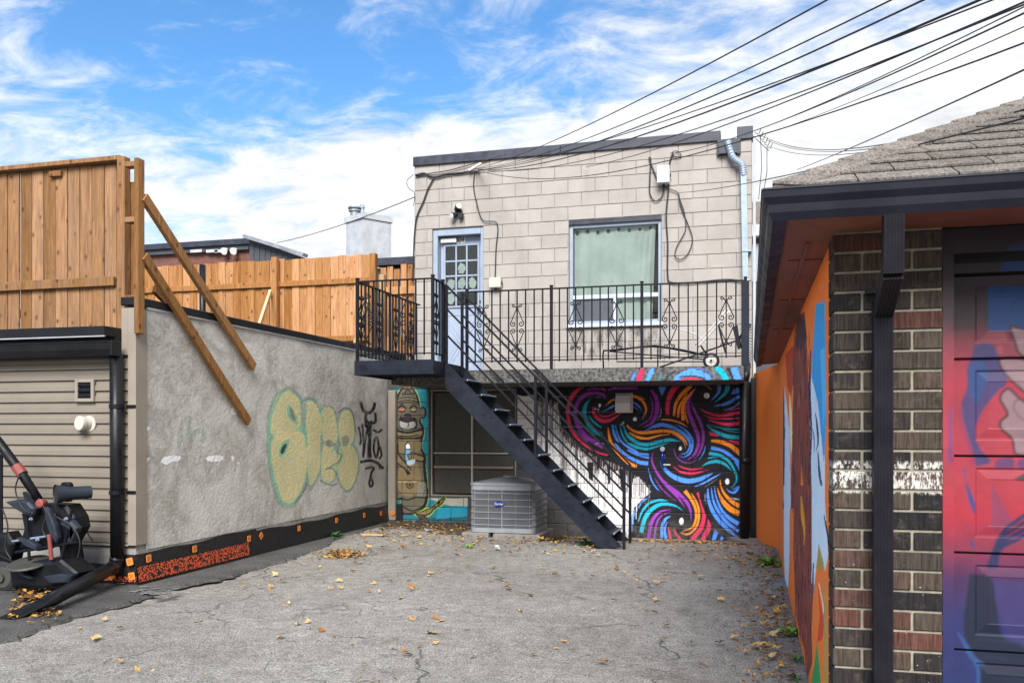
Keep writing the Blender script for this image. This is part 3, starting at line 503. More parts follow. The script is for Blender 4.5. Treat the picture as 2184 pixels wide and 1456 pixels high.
# ================================================================== MAIN BUILDING
YF = 12.75; BXL, BXR = onY(884, 400, YF).x, onY(1604, 400, YF).x; LXL = -5.40
bld = thing('block_building', (-2.5, YF, 0), 'two storey beige concrete block building with swirl mural below and roof flashing above', 'building')
COURSE = .2; ZTOP = 5.51; JG = .009
win = (onY(1213, 600, YF).x, onY(1411, 600, YF).x, 2.98, 4.51); dor = (onY(922, 600, YF).x, onY(1030, 600, YF).x, 2.20, 4.51)
gwin = (onY(917, 900, YF).x, onY(1101, 900, YF).x, onY(1000, 1060, YF).z, 2.06)
def cut(rects, o):
    res = []
    for a, b, c, d in rects:
        if o[0] >= b-1e-4 or o[1] <= a+1e-4 or o[2] >= d-1e-4 or o[3] <= c+1e-4: res.append((a, b, c, d)); continue
        if a < o[0]: res.append((a, o[0], c, d))
        if b > o[1]: res.append((o[1], b, c, d))
        m0, m1 = max(a, o[0]), min(b, o[1])
        if c < o[2]: res.append((m0, m1, c, o[2]))
        if d > o[3]: res.append((m0, m1, o[3], d))
    return res
def blockrow(x0, x1, z0, z1, shift, ops):
    xs = [x0]; x = x0+(.2 if shift else .4)
    while x < x1-.08: xs.append(x); x += .4
    xs.append(x1); out_ = []
    for a, b in zip(xs, xs[1:]):
        r = [(a, b, z0, z1)]
        for o in ops: r = cut(r, o)
        out_ += [q for q in r if q[1]-q[0] > .03 and q[3]-q[2] > .03]
    return out_
def plain_block(r):
    a, b, c, d = r; j = JG/2; y = YF+random.uniform(-.0015, .0015)
    MB().cbox((a+j, y, c+j), (b-j, y+.06, d-j), .005).build('block', 'block_paint', bld)
def painted_block(r):
    a, b, c, d = r; j = .004; a, b, c, d = a+j, b-j, c+j, d-j; step = .0105
    step = .0088; n, m_ = max(2, int((b-a)/step)), max(2, int((d-c)/step)); X = np.linspace(a, b, n+1); Z = np.linspace(c, d, m_+1); XX, ZZ = np.meshgrid(X, Z); YY = np.full_like(XX, YF+.001)
    e = (XX < a+.002)|(XX > b-.002)|(ZZ < c+.002)|(ZZ > d-.002); YY[e] += .004; P = np.stack([XX, YY, ZZ], -1)
    Q = P.copy()[[0, -1]][:, [0, -1]]; mb = MB().grid(P); base = len(mb.v)
    ring = [0*(n+1)+i for i in range(n+1)]+[i*(n+1)+n for i in range(1, m_+1)]+[m_*(n+1)+i for i in range(n-1, -1, -1)]+[i*(n+1) for i in range(m_-1, 0, -1)]
    for i in ring: v = mb.v[i]; mb.v.append((v[0], v[1]+.04, v[2]))
    k = len(ring); mb.f += [(ring[i], base+i, base+(i+1) % k, ring[(i+1) % k]) for i in range(k)]
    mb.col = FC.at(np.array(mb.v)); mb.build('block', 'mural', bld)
z = ZTOP; i = 0
while z > 2.28:
    for r in blockrow(BXL+.003, BXR-.003, z-COURSE, z, i % 2, [win, dor]): plain_block(r)
    z -= COURSE; i += 1
i = 0; z = 2.06
while z > -.14:
    for r in blockrow(LXL+.003, BXR-.003, max(z-COURSE, -.16), z, i % 2, [gwin, (-9, -5.30, -.2, 9)]): painted_block(r)
    z -= COURSE; i += 1
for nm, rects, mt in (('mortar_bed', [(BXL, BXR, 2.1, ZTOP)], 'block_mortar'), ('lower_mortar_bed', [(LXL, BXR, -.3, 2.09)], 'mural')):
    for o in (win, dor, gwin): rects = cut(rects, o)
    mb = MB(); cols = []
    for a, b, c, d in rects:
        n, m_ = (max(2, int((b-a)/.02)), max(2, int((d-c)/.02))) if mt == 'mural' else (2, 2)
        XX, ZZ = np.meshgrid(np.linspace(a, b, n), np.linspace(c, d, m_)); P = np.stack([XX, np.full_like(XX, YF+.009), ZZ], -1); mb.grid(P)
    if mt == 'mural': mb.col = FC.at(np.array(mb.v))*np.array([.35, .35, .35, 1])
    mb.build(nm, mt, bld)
# carcass behind the face, roof and side walls
MB().box((BXL, YF+.17, 0), (BXL+.05, 24, ZTOP)).box((BXR-.2, YF+.05, -.2), (BXR-.01, 24, ZTOP)).box((BXL+.05, YF+.4, 5.15), (BXR-.2, 24, 5.2)).build('side_wall', 'block_paint', bld)
MB().box((BXL, YF+.062, 2.1), (BXL+.2, YF+.17, ZTOP)).build('corner_return', 'block_paint', bld)
MB().box((BXL+.2, YF+.5, -.2), (BXR-.2, YF+.55, 5.1)).build('inner_wall', 'interior', bld)
# parapet flashing with a scupper gap at the right
xa, xb, xc = onY(1537, 290, YF).x, onY(1572, 290, YF).x, BXR
def flash(x0, x1, z0, z1, nm): MB().cbox((x0, YF-.035, z0), (x1, YF+.18, z1), .006).build(nm, 'flashing', bld)
flash(BXL-.012, (BXL+xa)/2, 5.487, 5.627, 'parapet_flashing'); flash((BXL+xa)/2+.004, xa, 5.489, 5.630, 'parapet_flashing'); flash(xb, xc+.012, 5.487, 5.66, 'parapet_flashing')
MB().cbox((BXR+.012, YF-.02, 2.1), (BXR+.05, YF+.1, 5.49), .004).build('corner_trim', 'far_white', bld)
mb = MB().cbox((xa-.05, YF-.05, 5.28), (xb+.05, YF+.02, 5.50), .006).box((xa-.02, YF-.09, 5.29), (xb+.0, YF-.048, 5.44)); mb.build('scupper_box', 'flashing', bld)
# galvanised rain pipe with crimped elbow, black below the slab
dp = thing('rain_pipe', (onY(1590, 700, YF).x, YF-.1, 2.2), 'pale blue galvanised rain pipe with crimped elbow running down the block wall', 'pipe')
p0, p1, p2, p3 = onY(1553, 308, YF-.10), onY(1563, 335, YF-.10), onY(1582, 352, YF-.10), onY(1586, 375, YF-.08)
q = spline([tuple(p0+Vector((0, .03, .03))), tuple(p0), tuple(p1), tuple(p2), tuple(p3)], 10); mb = MB(); mb.tube(q, [.043+.0055*(k % 2) for k in range(len(q))], 14); mb.build('elbow', 'galvanised', dp)
xq = onY(1593, 600, YF-.08).x
MB().bar(p3, (xq+.005, YF-.08, 2.30), .078, .065, (0, 1, 0)).build('pipe_run', 'galvanised', dp); MB().cbox((xq-.06, YF-.125, 3.9), (xq+.06, YF, 3.925)).cbox((xq-.06, YF-.125, 2.9), (xq+.06, YF, 2.925)).build('strap', 'galvanised', dp)
xr = onY(1588, 1000, 12.45).x
lp = thing('lower_rain_pipe', (xr, 12.5, -.1), 'black rain pipe standing beside the swirl mural at the orange wall', 'pipe')
MB().tube([(xr, 12.42, -.08), (xr-.01, 12.42, 1.0), (xr, 12.42, 2.1)], .062, 14).build('pipe_run', 'black_trim', lp, True); MB().tube([(xr+.002, 12.42, .98), (xr+.002, 12.42, 1.06)], .07, 14).build('coupling', 'black_trim', lp, True); MB().tube([(xr, 12.42, 2.1), (xr+.02, 12.45, 2.2), (xq, 12.62, 2.34)], .055, 12).build('elbow', 'black_trim', lp, True)
MB().cbox((xr+.08, 12.50, -.12), (xr+.24, 12.73, 2.15), .01).build('filler_board', 'black_trim', lp)
# corner post at the left end and the sill course
MB().cbox((LXL+.012, YF-.10, .05), (LXL+.135, YF-.002, 2.05), .01).build('corner_post', 'trim_beige', bld)
# ---------------- upper window
def frame_rect(mb, a, b, c, d, w, y0, y1, t=None):
    mb.cbox((a, y0, c), (a+w, y1, d)); mb.cbox((b-w, y0, c), (b, y1, d)); mb.cbox((a+w+.0005, y0+.001, d-w), (b-w-.0005, y1, d)); mb.cbox((a+w+.0005, y0+.001, c), (b-w-.0005, y1, c+w)); return mb
a, b, c, d = win
wn_ = frame_rect(MB(), a+.002, b-.002, c+.002, d-.06, .05, YF+.05, YF+.12).build('window', 'vinyl_frame', bld)
MB().box((a, YF+.012, d-.062), (b, YF+.16, d-.002)).build('lintel_trim', 'flashing', wn_)
zm = onY(1310, 632, YF+.08).z
MB().cbox((a+.052, YF+.045, zm-.03), (b-.052, YF+.115, zm+.03)).build('transom', 'white_frame', wn_)
xm = onY(1312, 660, YF+.08).x; MB().cbox((xm-.022, YF+.04, c+.052), (xm+.022, YF+.11, zm-.031)).build('mullion', 'white_frame', wn_)
MB().cbox((a-.03, YF-.05, c-.05), (b+.03, YF+.13, c-.001), .006).build('window_sill', 'white_frame', wn_)
MB().sheet([(a+.05, YF+.09, zm+.03), (b-.05, YF+.09, zm+.03), (b-.05, YF+.09, d-.11), (a+.05, YF+.09, d-.11)]).build('pane', 'glass', wn_)
MB().sheet([(xm+.02, YF+.085, c+.05), (b-.05, YF+.085, c+.05), (b-.05, YF+.085, zm-.03), (xm+.02, YF+.085, zm-.03)]).build('pane', 'glass', wn_)
MB().box((a+.052, YF+.075, c+.052), (xm-.023, YF+.08, zm-.032)).build('insect_screen', 'screen_mesh', wn_)
U = np.linspace(0, 1, 140); V = np.linspace(0, 1, 50); UU, VV = np.meshgrid(U, V)
wav = .022*np.sin(UU*44+1.2*np.sin(VV*3))*(.35+.65*smooth((UU-.72)/.2))+.004*np.sin(UU*21+VV*9)+.004*np.sin(VV*26+UU*7)*smooth((UU-.75)/.2)
xe = b-.10-.05*VV; P = np.stack([a+.055+UU*(xe-a-.055), YF+.15+wav, d-.09-VV*(d-.09-c-.05)], -1); mb = MB().grid(P); mb.sm = True; cu_ = mb.build('curtain', 'curtain', wn_)
for k in range(8):
    x = a+.10+k*(b-.17-a-.10)/7; mb = MB().lathe((x, YF+.135, d-.155+.012*math.sin(k*2)), (0, -1, 0), [(-.004, .022), (.004, .024)], 14); mb.build('grommet', 'rubber', cu_)
MB().box((a+.002, YF+.42, c+.002), (b-.002, YF+.43, d-.002)).build('room_back', 'olive_plastic', wn_)
rv = MB(); rv.box((a-.02, YF+.065, c-.02), (a, YF+.4, d+.02)); rv.box((b, YF+.065, c-.02), (b+.02, YF+.4, d+.02)); rv.box((a, YF+.065, d), (b, YF+.4, d+.02)); rv.box((a, YF+.065, c-.02), (b, YF+.4, c-.0015)); rv.build('reveal', 'block_mortar', wn_)
# ---------------- door 804
a, b, c, d = dor; fd = .17
fr_ = MB(); fr_.cbox((a+.002, YF+.03, c), (a+.075, YF+.25, d-.002)); fr_.cbox((b-.045, YF+.03, c), (b-.002, YF+.25, d-.002)); fr_.cbox((a+.076, YF+.03, d-.105), (b-.046, YF+.25, d-.002))
dr = fr_.build('door_frame', 'vinyl_frame', bld)
la, lb, lt = a+.078, b-.048, d-.108
leaf = MB().cbox((la, YF+fd, c+.02), (lb, YF+fd+.045, lt)).build('door_leaf', 'door_paint', bld)
gx0, gx1 = onY(951, 560, YF+fd).x, onY(1019, 560, YF+fd).x; gz1, gz0 = onY(985, 525, YF+fd).z, onY(985, 652, YF+fd).z
MB().box((gx0, YF+fd-.006, gz0), (gx1, YF+fd-.002, gz1)).build('glazing', 'pane_dark', leaf)
mu = frame_rect(MB(), gx0-.03, gx1+.03, gz0-.03, gz1+.03, .03, YF+fd-.022, YF+fd-.001)
for k in (1, 2): x = gx0+(gx1-gx0)*k/3; mu.cbox((x-.013, YF+fd-.02, gz0+.0005), (x+.013, YF+fd-.0065, gz1-.0005))
for k in (1, 2, 3):
    z = gz0+(gz1-gz0)*k/4
    for q in range(3): x0, x1 = gx0+(gx1-gx0)*q/3+(.0135 if q else .0005), gx0+(gx1-gx0)*(q+1)/3-(.0135 if q < 2 else .0005); mu.cbox((x0, YF+fd-.019, z-.013), (x1, YF+fd-.0065, z+.013))
mu.build('glazing_bars', 'vinyl_frame', leaf)
for q in range(3):
    for k in range(4):
        x0, x1 = gx0+(gx1-gx0)*q/3+.014, gx0+(gx1-gx0)*(q+1)/3-.014; z0, z1 = gz0+(gz1-gz0)*k/4+.014, gz0+(gz1-gz0)*(k+1)/4-.014
        MB().sheet([(x0, YF+fd-.009, z0), (x1, YF+fd-.009, z0), (x1, YF+fd-.009, z1), (x0, YF+fd-.009, z1)]).build('pane', 'glass', leaf)
        if k < 3:
            pt = []; n = 26
            for t in range(n):
                an = 2*math.pi*t/n; rr = random.uniform(.62, .93); pt.append(((x0+x1)/2+math.cos(an)*rr*(x1-x0)*.55, YF+fd-.0075, (z0+z1)/2+math.sin(an)*rr*(z1-z0)*.52))
            if random.random() < .35: MB().sheet(pt).build('peeling_film', 'curtain', leaf)
# crossed mouldings of the lower door panel
lz0, lz1 = c+.12, gz0-.12; cxm, czm = (la+lb)/2, (lz0+lz1)/2; hw, hh = (lb-la)*.40, (lz1-lz0)*.5; y = YF+fd
for k, (A, B, Cc) in enumerate((((-1, 1), (1, 1), (0, .12)), ((-1, -1), (1, -1), (0, -.12)), ((-1, .86), (-1, -.86), (-.14, 0)), ((1, .86), (1, -.86), (.14, 0)))):
    pts = [Vector((cxm+p[0]*hw*.96, y, czm+p[1]*hh*.96)) for p in (A, B, Cc)]; mb = MB()
    for i in range(3): mb.bar(pts[i], pts[(i+1) % 3], .022, .014, (0, 1, 0))
    mb.build('door_moulding', 'door_paint', leaf)
MB().lathe((lb-.06, y, onY(1026, 660, y).z), (0, -1, 0), [(0, .028), (.02, .028), (.022, .012), (.045, .012), (.047, .03), (.075, .026)], 14).build('door_knob', 'rubber', leaf, True)
MB().lathe((lb-.06, y, onY(1026, 643, y).z), (0, -1, 0), [(0, .027), (.018, .025)], 14).build('dead_bolt', 'rubber', leaf)
MB().cbox((la+.02, y-.07, onY(960, 519, y).z), (la+.27, y-.01, onY(960, 510, y).z)).build('door_closer', 'white_plastic', leaf); MB().bar((la+.2, y-.04, onY(960, 508, y).z+.01), (la+.45, y-.08, onY(960, 506, y).z+.02), .02, .012).build('closer_arm', 'galvanised', leaf)
pl = onY(980, 512.5, y-.012); MB().cbox((pl.x-.095, y-.008, pl.z-.048), (pl.x+.095, y-.001, pl.z+.048), .002).build('number_plate', 'hub_white', leaf); text('804', (pl.x, y-.010, pl.z), .115, 'rubber', leaf, 'house_number', xs=.82, shear=.18)
MB().box((a, YF+.0, c-.02), (b, YF+.24, c+.018)).build('door_sill', 'white_frame', bld)
MB().box((a-.02, YF+.065, c), (a+.0, YF+.3, d+.02)).box((b, YF+.065, c), (b+.02, YF+.3, d+.02)).box((a, YF+.065, d), (b, YF+.3, d+.02)).build('door_reveal', 'block_mortar', bld)
# ---------------- ground floor window
a, b, c, d = gwin; gw = frame_rect(MB(), a+.003, b-.003, c+.003, d-.003, .028, YF+.02, YF+.09).build('ground_floor_window', 'trim_beige', bld)
xv = onY(1007, 900, YF+.03).x; z1, z2 = onY(1000, 966, YF+.03).z, onY(1000, 996, YF+.03).z
MB().cbox((xv-.012, YF+.015, c+.053), (xv+.012, YF+.07, d-.053), .003).build('window_bar', 'hub_white', gw)
MB().cbox((a+.053, YF+.018, z1-.008), (b-.053, YF+.06, z1+.008), .003).build('window_bar', 'hub_white', gw); MB().cbox((a+.053, YF+.018, z2-.018), (b-.053, YF+.06, z2+.018), .003).build('window_bar', 'trim_beige', gw)
for x0, x1 in ((a+.05, xv), (xv, b-.05)):
    for q0, q1 in ((c+.05, z2), (z2, z1), (z1, d-.05)): MB().box((x0+.004, YF+.062, q0+.004), (x1-.004, YF+.068, q1-.004)).build('pane', 'pane_brown', gw)
MB().box((a, YF+.1, c), (b, YF+.12, d)).build('room_back', 'interior', gw)
# ---------------- balcony slab
YB = 11.40; ZS0, ZS1 = 2.07, 2.245; sx0, sx1 = -4.80, onY(1586, 800, YB).x
n, m_ = 330, 14; XX, ZZ = np.meshgrid(np.linspace(sx0, sx1, n), np.linspace(ZS0, ZS1, m_)); P = np.stack([XX, np.full_like(XX, YB), ZZ], -1); P[..., 1] += .006*rng.random(XX.shape)
P[-1, :, 2] -= .006*rng.random(n); mb = MB().grid(P); mb.col = np.zeros((len(mb.v), 4)); mb.col[:] = SL.at(np.array(mb.v)); k0 = len(mb.v)
mb.add([(sx0, YB, ZS0), (sx1, YB, ZS0), (sx1, YF-.003, ZS0), (sx0, YF-.003, ZS0), (sx0, YB, ZS1), (sx1, YB, ZS1), (sx1, YF-.003, ZS1), (sx0, YF-.003, ZS1)], [(0, 3, 2, 1), (4, 5, 6, 7), (1, 2, 6, 5), (3, 0, 4, 7)]); mb.col = np.vstack([mb.col, np.zeros((8, 4))])
mb.build('balcony_slab', 'slab_concrete', bld)

# ================================================================== LANDING, STAIRS AND RAILINGS
XL, XR_, YN = -4.79, -3.78, 10.30; ZD = 2.27; ZR = 3.31; YS0, YS1 = 10.68, 11.36
stair = thing('metal_staircase', (-2.6, 11, 0), 'dark steel outdoor staircase with open treads and landing leading to the balcony', 'staircase')
MB().cbox((XL-.03, YN-.05, 2.13), (XR_+.02, YN, 2.31)).build('landing_beam', 'navy_steel', stair); MB().cbox((XL-.03, YN+.001, 2.13), (XL+.02, YB-.004, 2.31)).build('landing_beam', 'navy_steel', stair); MB().cbox((XR_-.03, YN+.001, 2.13), (XR_+.02, YB-.004, 2.30)).build('landing_beam', 'navy_steel', stair)
MB().cbox((XL+.022, YN+.002, ZD-.035), (XR_-.032, YB-.006, ZD)).build('landing_deck', 'navy_steel', stair)
for k in range(4): MB().cbox((XL+.022, YN+.15+.25*k, 2.15), (XR_-.032, YN+.19+.25*k, ZD-.037)).build('joist', 'navy_steel', stair)
sb = onY(1325, 1178, YS0); XT, XB = XR_+.02, sb.x; ZT, ZB = 2.30, .02; slope = (ZB-ZT)/(XB-XT)
def stringer(y):
    mb = MB(); hgt = .31
    poly = [(XT, y, ZT), (XB, y, ZB+.0), (XB-.27, y, .004), (XT, y, ZT-hgt)]
    mb.prism(poly, (0, .010, 0)); ob = mb.build('stringer', 'navy_steel', stair)
    fl_ = MB(); fl_.bar((XT, y+.022, ZT+.003), (XB, y+.022, ZB+.003), .05, .008).bar((XT+.0, y+.022, ZT-hgt-.003), (XB-.27, y+.022, .006), .05, .008); fl_.build('flange', 'navy_steel', ob)
    for k in range(11):
        x = XT+(k+.6)*(XB-XT)/11.6; z = ZT+slope*(x-XT)-.12
        for dx in (0, .11): MB().lathe((x+dx, y, z-dx*.35-.03), (0, -1, 0), [(0, .013), (.006, .012), (.009, .007)], 8).build('bolt', 'navy_steel', ob)
stringer(YS0); stringer(YS1-.012)
NT = 11; rise = ZD/(NT+1)
for k in range(1, NT+1):
    z = ZD-k*rise; x = XT+(ZT-z)/(-slope)-.05
    t_ = MB().cbox((x-.13, YS0+.012, z-.03), (x+.125, YS1-.014, z+.0), .004).build('tread', 'navy_steel', stair)
    MB().tube([(x+.127, YS0+.013, z-.006), (x+.127, YS1-.015, z-.006)], .011, 8).build('nosing', 'galvanised', t_)
def rail_line(mb, y, off, x0, x1, w=.035, h=.02): mb.bar((x0, y, ZT+slope*(x0-XT)+off), (x1, y, ZT+slope*(x1-XT)+off), w, h)
for y, xe in ((YS0+.02, XB+.03), (YS1-.02, XB+.02)):
    mb = MB(); rail_line(mb, y, ZR-ZT-.01, XT, xe, .04, .022); mb.build('handrail', 'black_metal', stair)
    for off in (.70, .37): mb = MB(); rail_line(mb, y, off, XT, xe, .022, .022); mb.build('guard_rail', 'black_metal', stair)
    for x, z0 in ((xe, .0), ((XT+xe)/2+.04, None), (XT+.01, None)):
        zt = ZT+slope*(x-XT)+ZR-ZT-.01; zb = ZT+slope*(x-XT)-.12 if z0 is None else z0; MB().bar((x, y, zb), (x, y, zt), .034, .034).build('post', 'black_metal', stair)
# scroll ornament shared by all balusters
def scroll_mesh():
    mb = MB()
    for sx_ in (-1, 1):
        for sz in (-1, 1):
            pts = []
            for t in np.linspace(0, 1, 16):                     # outer scroll at the end
                a_ = R(200)-t*R(380); r_ = .006+.022*t; pts.append((.052+r_*math.cos(a_)*.8, .30+r_*math.sin(a_)))
            pts = pts[::1]; pts += [(.028, .285), (.008, .255), (.022, .215), (.045, .165), (.068, .11), (.082, .075)]
            c_ = (.055, .052)
            for t in np.linspace(0, 1, 18): a_ = R(40)-t*R(430); r_ = .036*(1-t)+.007; pts.append((c_[0]+r_*math.cos(a_)*.9, c_[1]+r_*math.sin(a_)))
            q = spline(pts, 2); mb.tube([(sx_*p[0], 0, sz*p[1]) for p in q], .0068, 5)
    me = bpy.data.meshes.new('scroll_ornament'); me.from_pydata(mb.v, [], mb.f); me.materials.append(MAT['black_metal']); return me
SCR = scroll_mesh()
def railing(name, label, segs, posts, post_base, cat='railing'):
    """segs: (p, q, rail z, bottom rail z, scroll every n from k0)"""
    t = thing(name, (segs[0][0][0], segs[0][0][1], ZS1), label, cat)
    for (p, q, zt, zb, every, k0) in segs:
        p, q = Vector((*p, 0)), Vector((*q, 0)); Ln = (q-p).length; n = max(2, round(Ln/.113)); ang = math.atan2(q.y-p.y, q.x-p.x)
        mb = MB(); mb.bar(p+Vector((0, 0, zt)), q+Vector((0, 0, zt)), .038, .016); mb.build('top_rail', 'black_metal', t)
        mb = MB(); mb.bar(p+Vector((0, 0, zb)), q+Vector((0, 0, zb)), .030, .013); mb.build('bottom_rail', 'black_metal', t)
        for k in range(1, n):
            c_ = p.lerp(q, k/n); MB().bar(c_+Vector((0, 0, zb-.02 if every else zb)), c_+Vector((0, 0, zt-.008)), .0165, .0165, up=(math.sin(ang), -math.cos(ang), 0)).build('baluster', 'black_metal', t)
            if every and (k-k0) % every == 0:
                o = bpy.data.objects.new('scroll_ornament', SCR); COL.objects.link(o); o.parent = t; o.location = c_+Vector((0, 0, (zt+zb)/2-.03))-WLOC[t.name]; o.rotation_euler = (0, 0, ang)
    for x, y in posts: b0 = post_base(x, y); MB().bar((x, y, b0), (x, y, ZR+.03), .036, .036, (0, 1, 0)).cbox((x-.024, y-.024, ZR+.03), (x+.024, y+.024, ZR+.045)).build('post', 'black_metal', t)
    return t
bx1 = onY(1590, 700, YB+.04).x; bx0 = onY(996, 620, YB+.04).x; bxm = onY(1176, 700, YB+.04).x; bxn = onY(1369, 700, YB+.04).x
pb = lambda x, y: ZS1 if y > YB else ZD-.1
railing('balcony_railing', 'long black wrought iron balcony railing with scrolls in front of the window', [((bx0, YB+.04), (bxm, YB+.04), ZR, 2.365, 4, 2), ((bxm, YB+.04), (bxn, YB+.04), ZR, 2.365, 5, 3), ((bxn, YB+.04), (bx1, YB+.04), ZR, 2.365, 6, 3)], [(bx0, YB+.04), (bxm, YB+.04), (bxn, YB+.04), (bx1, YB+.04)], pb)
railing('landing_railing', 'black wrought iron railing around the corner landing beside the wooden fence', [((XL, YN-.02), (XR_, YN-.02), ZR, 2.39, 5, 1), ((XL, YF-.3), (XL, YN-.02), ZR, 2.39, 5, 3), ((XR_, YN-.02), (XR_, YS0-.02), ZR, 2.39, 2, 1)], [(XL, YN-.02), (XR_, YN-.02), (XR_+.001, YS0-.03)], pb)
MB().cbox((bx1-.05, YB+.02, ZS1), (bx1+.045, YB+.075, ZR-.005)).build('end_post_plate', 'navy_steel', bpy.data.objects['balcony_railing'])

# ================================================================== AIR CONDITIONER
ax0, ax1, ay0, ay1 = -3.70, -2.79, 11.52, 12.36; az0, az1 = .05, .70
ac = thing('air_conditioner', ((ax0+ax1)/2, (ay0+ay1)/2, az0), 'grey square outdoor air conditioner condenser with louvred sides under the stairs', 'air conditioner')
def rrect(x0, x1, y0, y1, r, n=5):
    p = []
    for cx_, cy_, a0 in ((x1-r, y0+r, -90), (x1-r, y1-r, 0), (x0+r, y1-r, 90), (x0+r, y0+r, 180)):
        for k in range(n+1): a_ = R(a0+90*k/n); p.append((cx_+r*math.cos(a_), cy_+r*math.sin(a_)))
    return p
def rring(z0, z1, e, nm, mt, r=.07):
    o_ = rrect(ax0-e, ax1+e, ay0-e, ay1+e, r+e); MB().prism([(x, y, z0) for x, y in o_], (0, 0, z1-z0)).build(nm, mt, ac)
rring(az0+.06, az1-.06, -.03, 'coil_core', 'ac_fin'); rring(az0, az0+.06, 0, 'base_pan', 'ac_shell'); rring(az1-.075, az1-.012, 0, 'top_band', 'ac_shell'); rring(az1-.011, az1+.02, .012, 'top_cover', 'ac_shell', .08)
fins = MB(); edge = rrect(ax0-.012+.03, ax1-.018, ay0+.012, ay1-.012, .055, 4)
E = [Vector((x, y, 0)) for x, y in edge]; tot = 0
for p, q in zip(E, E[1:]+E[:1]):
    d_ = q-p; n = max(1, int(d_.length/.0125))
    for k in range(n): c_ = p+d_*(k/n); nn_ = Vector((d_.y, -d_.x, 0)).normalized(); fins.bar(c_+Vector((0, 0, az0+.06)), c_+Vector((0, 0, az1-.075)), .003, .022, up=nn_)
f_ = fins.build('coil_fins', 'ac_shell', ac); f_['kind'] = 'stuff'
for k in range(6):
    z = az0+.06+(az1-.135-az0)*(k+.5)/6.0; ring = rrect(ax0+.002, ax1-.002, ay0+.002, ay1-.002, .068, 4); pts = [(x, y, z) for x, y in ring]; MB().tube(pts+[pts[0]], .006, 6).build('guard_wire', 'ac_shell', ac)
for k in range(5):
    x = ax0+.07+(ax1-ax0-.14)*k/4; MB().bar((x, ay0+.008, az0+.06), (x, ay0+.008, az1-.075), .008, .006, (0, 1, 0)).build('guard_stay', 'ac_shell', ac)
    y_ = ay0+.07+(ay1-ay0-.14)*k/4; MB().bar((ax1-.008, y_, az0+.06), (ax1-.008, y_, az1-.075), .008, .006, (1, 0, 0)).build('guard_stay', 'ac_shell', ac)
MB().lathe(((ax0+ax1)/2, (ay0+ay1)/2, az1+.018), (0, 0, 1), [(0, .40), (.01, .40), (.035, .30), (.06, .17), (.07, .10)], 36).build('fan_grille', 'ac_shell', ac)
MB().lathe(((ax0+ax1)/2, (ay0+ay1)/2, az1+.085), (0, 0, 1), [(0, .10), (.02, .095), (.024, .06)], 24).build('fan_cap', 'ac_shell', ac)
bp = onY(1064, 1074, ay0); bd = MB(); t_ = np.linspace(0, 2*math.pi, 33)[:-1]; bd.prism([(bp.x+.082*math.cos(a_), ay0-.012, bp.z+.038*math.sin(a_)) for a_ in t_], (0, .014, 0)); bdo = bd.build('maker_badge', 'badge_blue', ac)
text('Carrier', (bp.x, ay0-.0135, bp.z), .050, 'lettering_white', bdo, 'lettering', depth=.001, xs=.85, shear=.25)
mb = MB().cbox((ax0-.10, ay0-.06, -.10), (ax0+.28, ay1, .045), .012); mb.cbox((ax0+.34, ay0-.05, -.10), (ax1+.08, ay1, .042), .012); tag(mb.build('concrete_pad', 'concrete_pad'), 'low concrete slabs under the air conditioner', 'pad')

# ================================================================== LEFT BUILDING
XW = -5.43; YW = 6.93
lb_ = thing('siding_building', (-7, YW, 0), 'low flat roofed building with beige siding front and rough grey plastered side wall', 'building')
PC = Canvas(290, 600, 850, 1200, 1.5)
# bubble lettering and tags sprayed on the plaster
PC.frame(540, 740, 3.309); MINT, CRM = (126, 188, 158), (224, 204, 148)
LET = [[(250,290),(330,360),(345,470),(340,590),(270,640),(180,660),(120,610),(110,500),(160,350)], [(270,590),(350,590),(385,680),(390,850),(350,1010),(270,1110),(190,1090),(140,950),(115,760),(130,640)], [(370,370),(430,375),(470,450),(485,560),(475,700),(475,850),(430,960),(390,960),(370,600)], [(500,415),(560,430),(590,520),(600,640),(560,700),(500,680),(480,580),(470,480)], [(490,680),(570,700),(600,800),(580,920),(530,960),(480,930),(475,800)], [(620,460),(670,440),(710,500),(720,620),(690,690),(620,690),(600,600),(600,520)], [(610,690),(700,690),(745,780),(735,900),(690,1000),(640,1000),(600,920),(590,800)]]
for P_ in LET:
    cx_, cy_ = np.mean(P_, 0); PC.poly([(cx_+(x-cx_)*1.13, cy_+(y-cy_)*1.08) for x, y in P_], MINT, .50, True, .2)
for P_ in LET: PC.poly(P_, MINT, .85, True, .1)
for P_ in LET: cx_, cy_ = np.mean(P_, 0); PC.poly([(cx_+(x-cx_)*.92, cy_+(y-cy_)*.955) for x, y in P_], CRM, .80, True, .06)
PC.poly([(250,400),(290,450),(318,540),(270,520),(240,470)], MINT, .9, True); PC.poly([(255,420),(285,460),(298,515),(268,500)], (128, 122, 112), .9, True); PC.poly([(180,730),(200,680),(255,650),(235,740),(190,780)], MINT, .9, True); PC.poly([(192,730),(210,695),(238,680),(222,735),(198,755)], (30, 38, 36), .9, True)
PC.line([(300,590),(360,560),(380,700)], 16, MINT, .8); PC.poly([(505,670),(540,652),(575,690),(530,705)], (125, 135, 120), .9, True); PC.poly([(620,640),(660,620),(680,670),(640,700)], (140, 150, 135), .9, True); PC.line([(550,740),(600,700),(632,760),(600,830),(520,850)], 12, MINT, .9); PC.line([(590,740),(622,760),(600,810),(545,838)], 7, (60, 74, 70), .9); PC.line([(510,860),(560,855),(590,900)], 9, (70, 90, 84), .8)
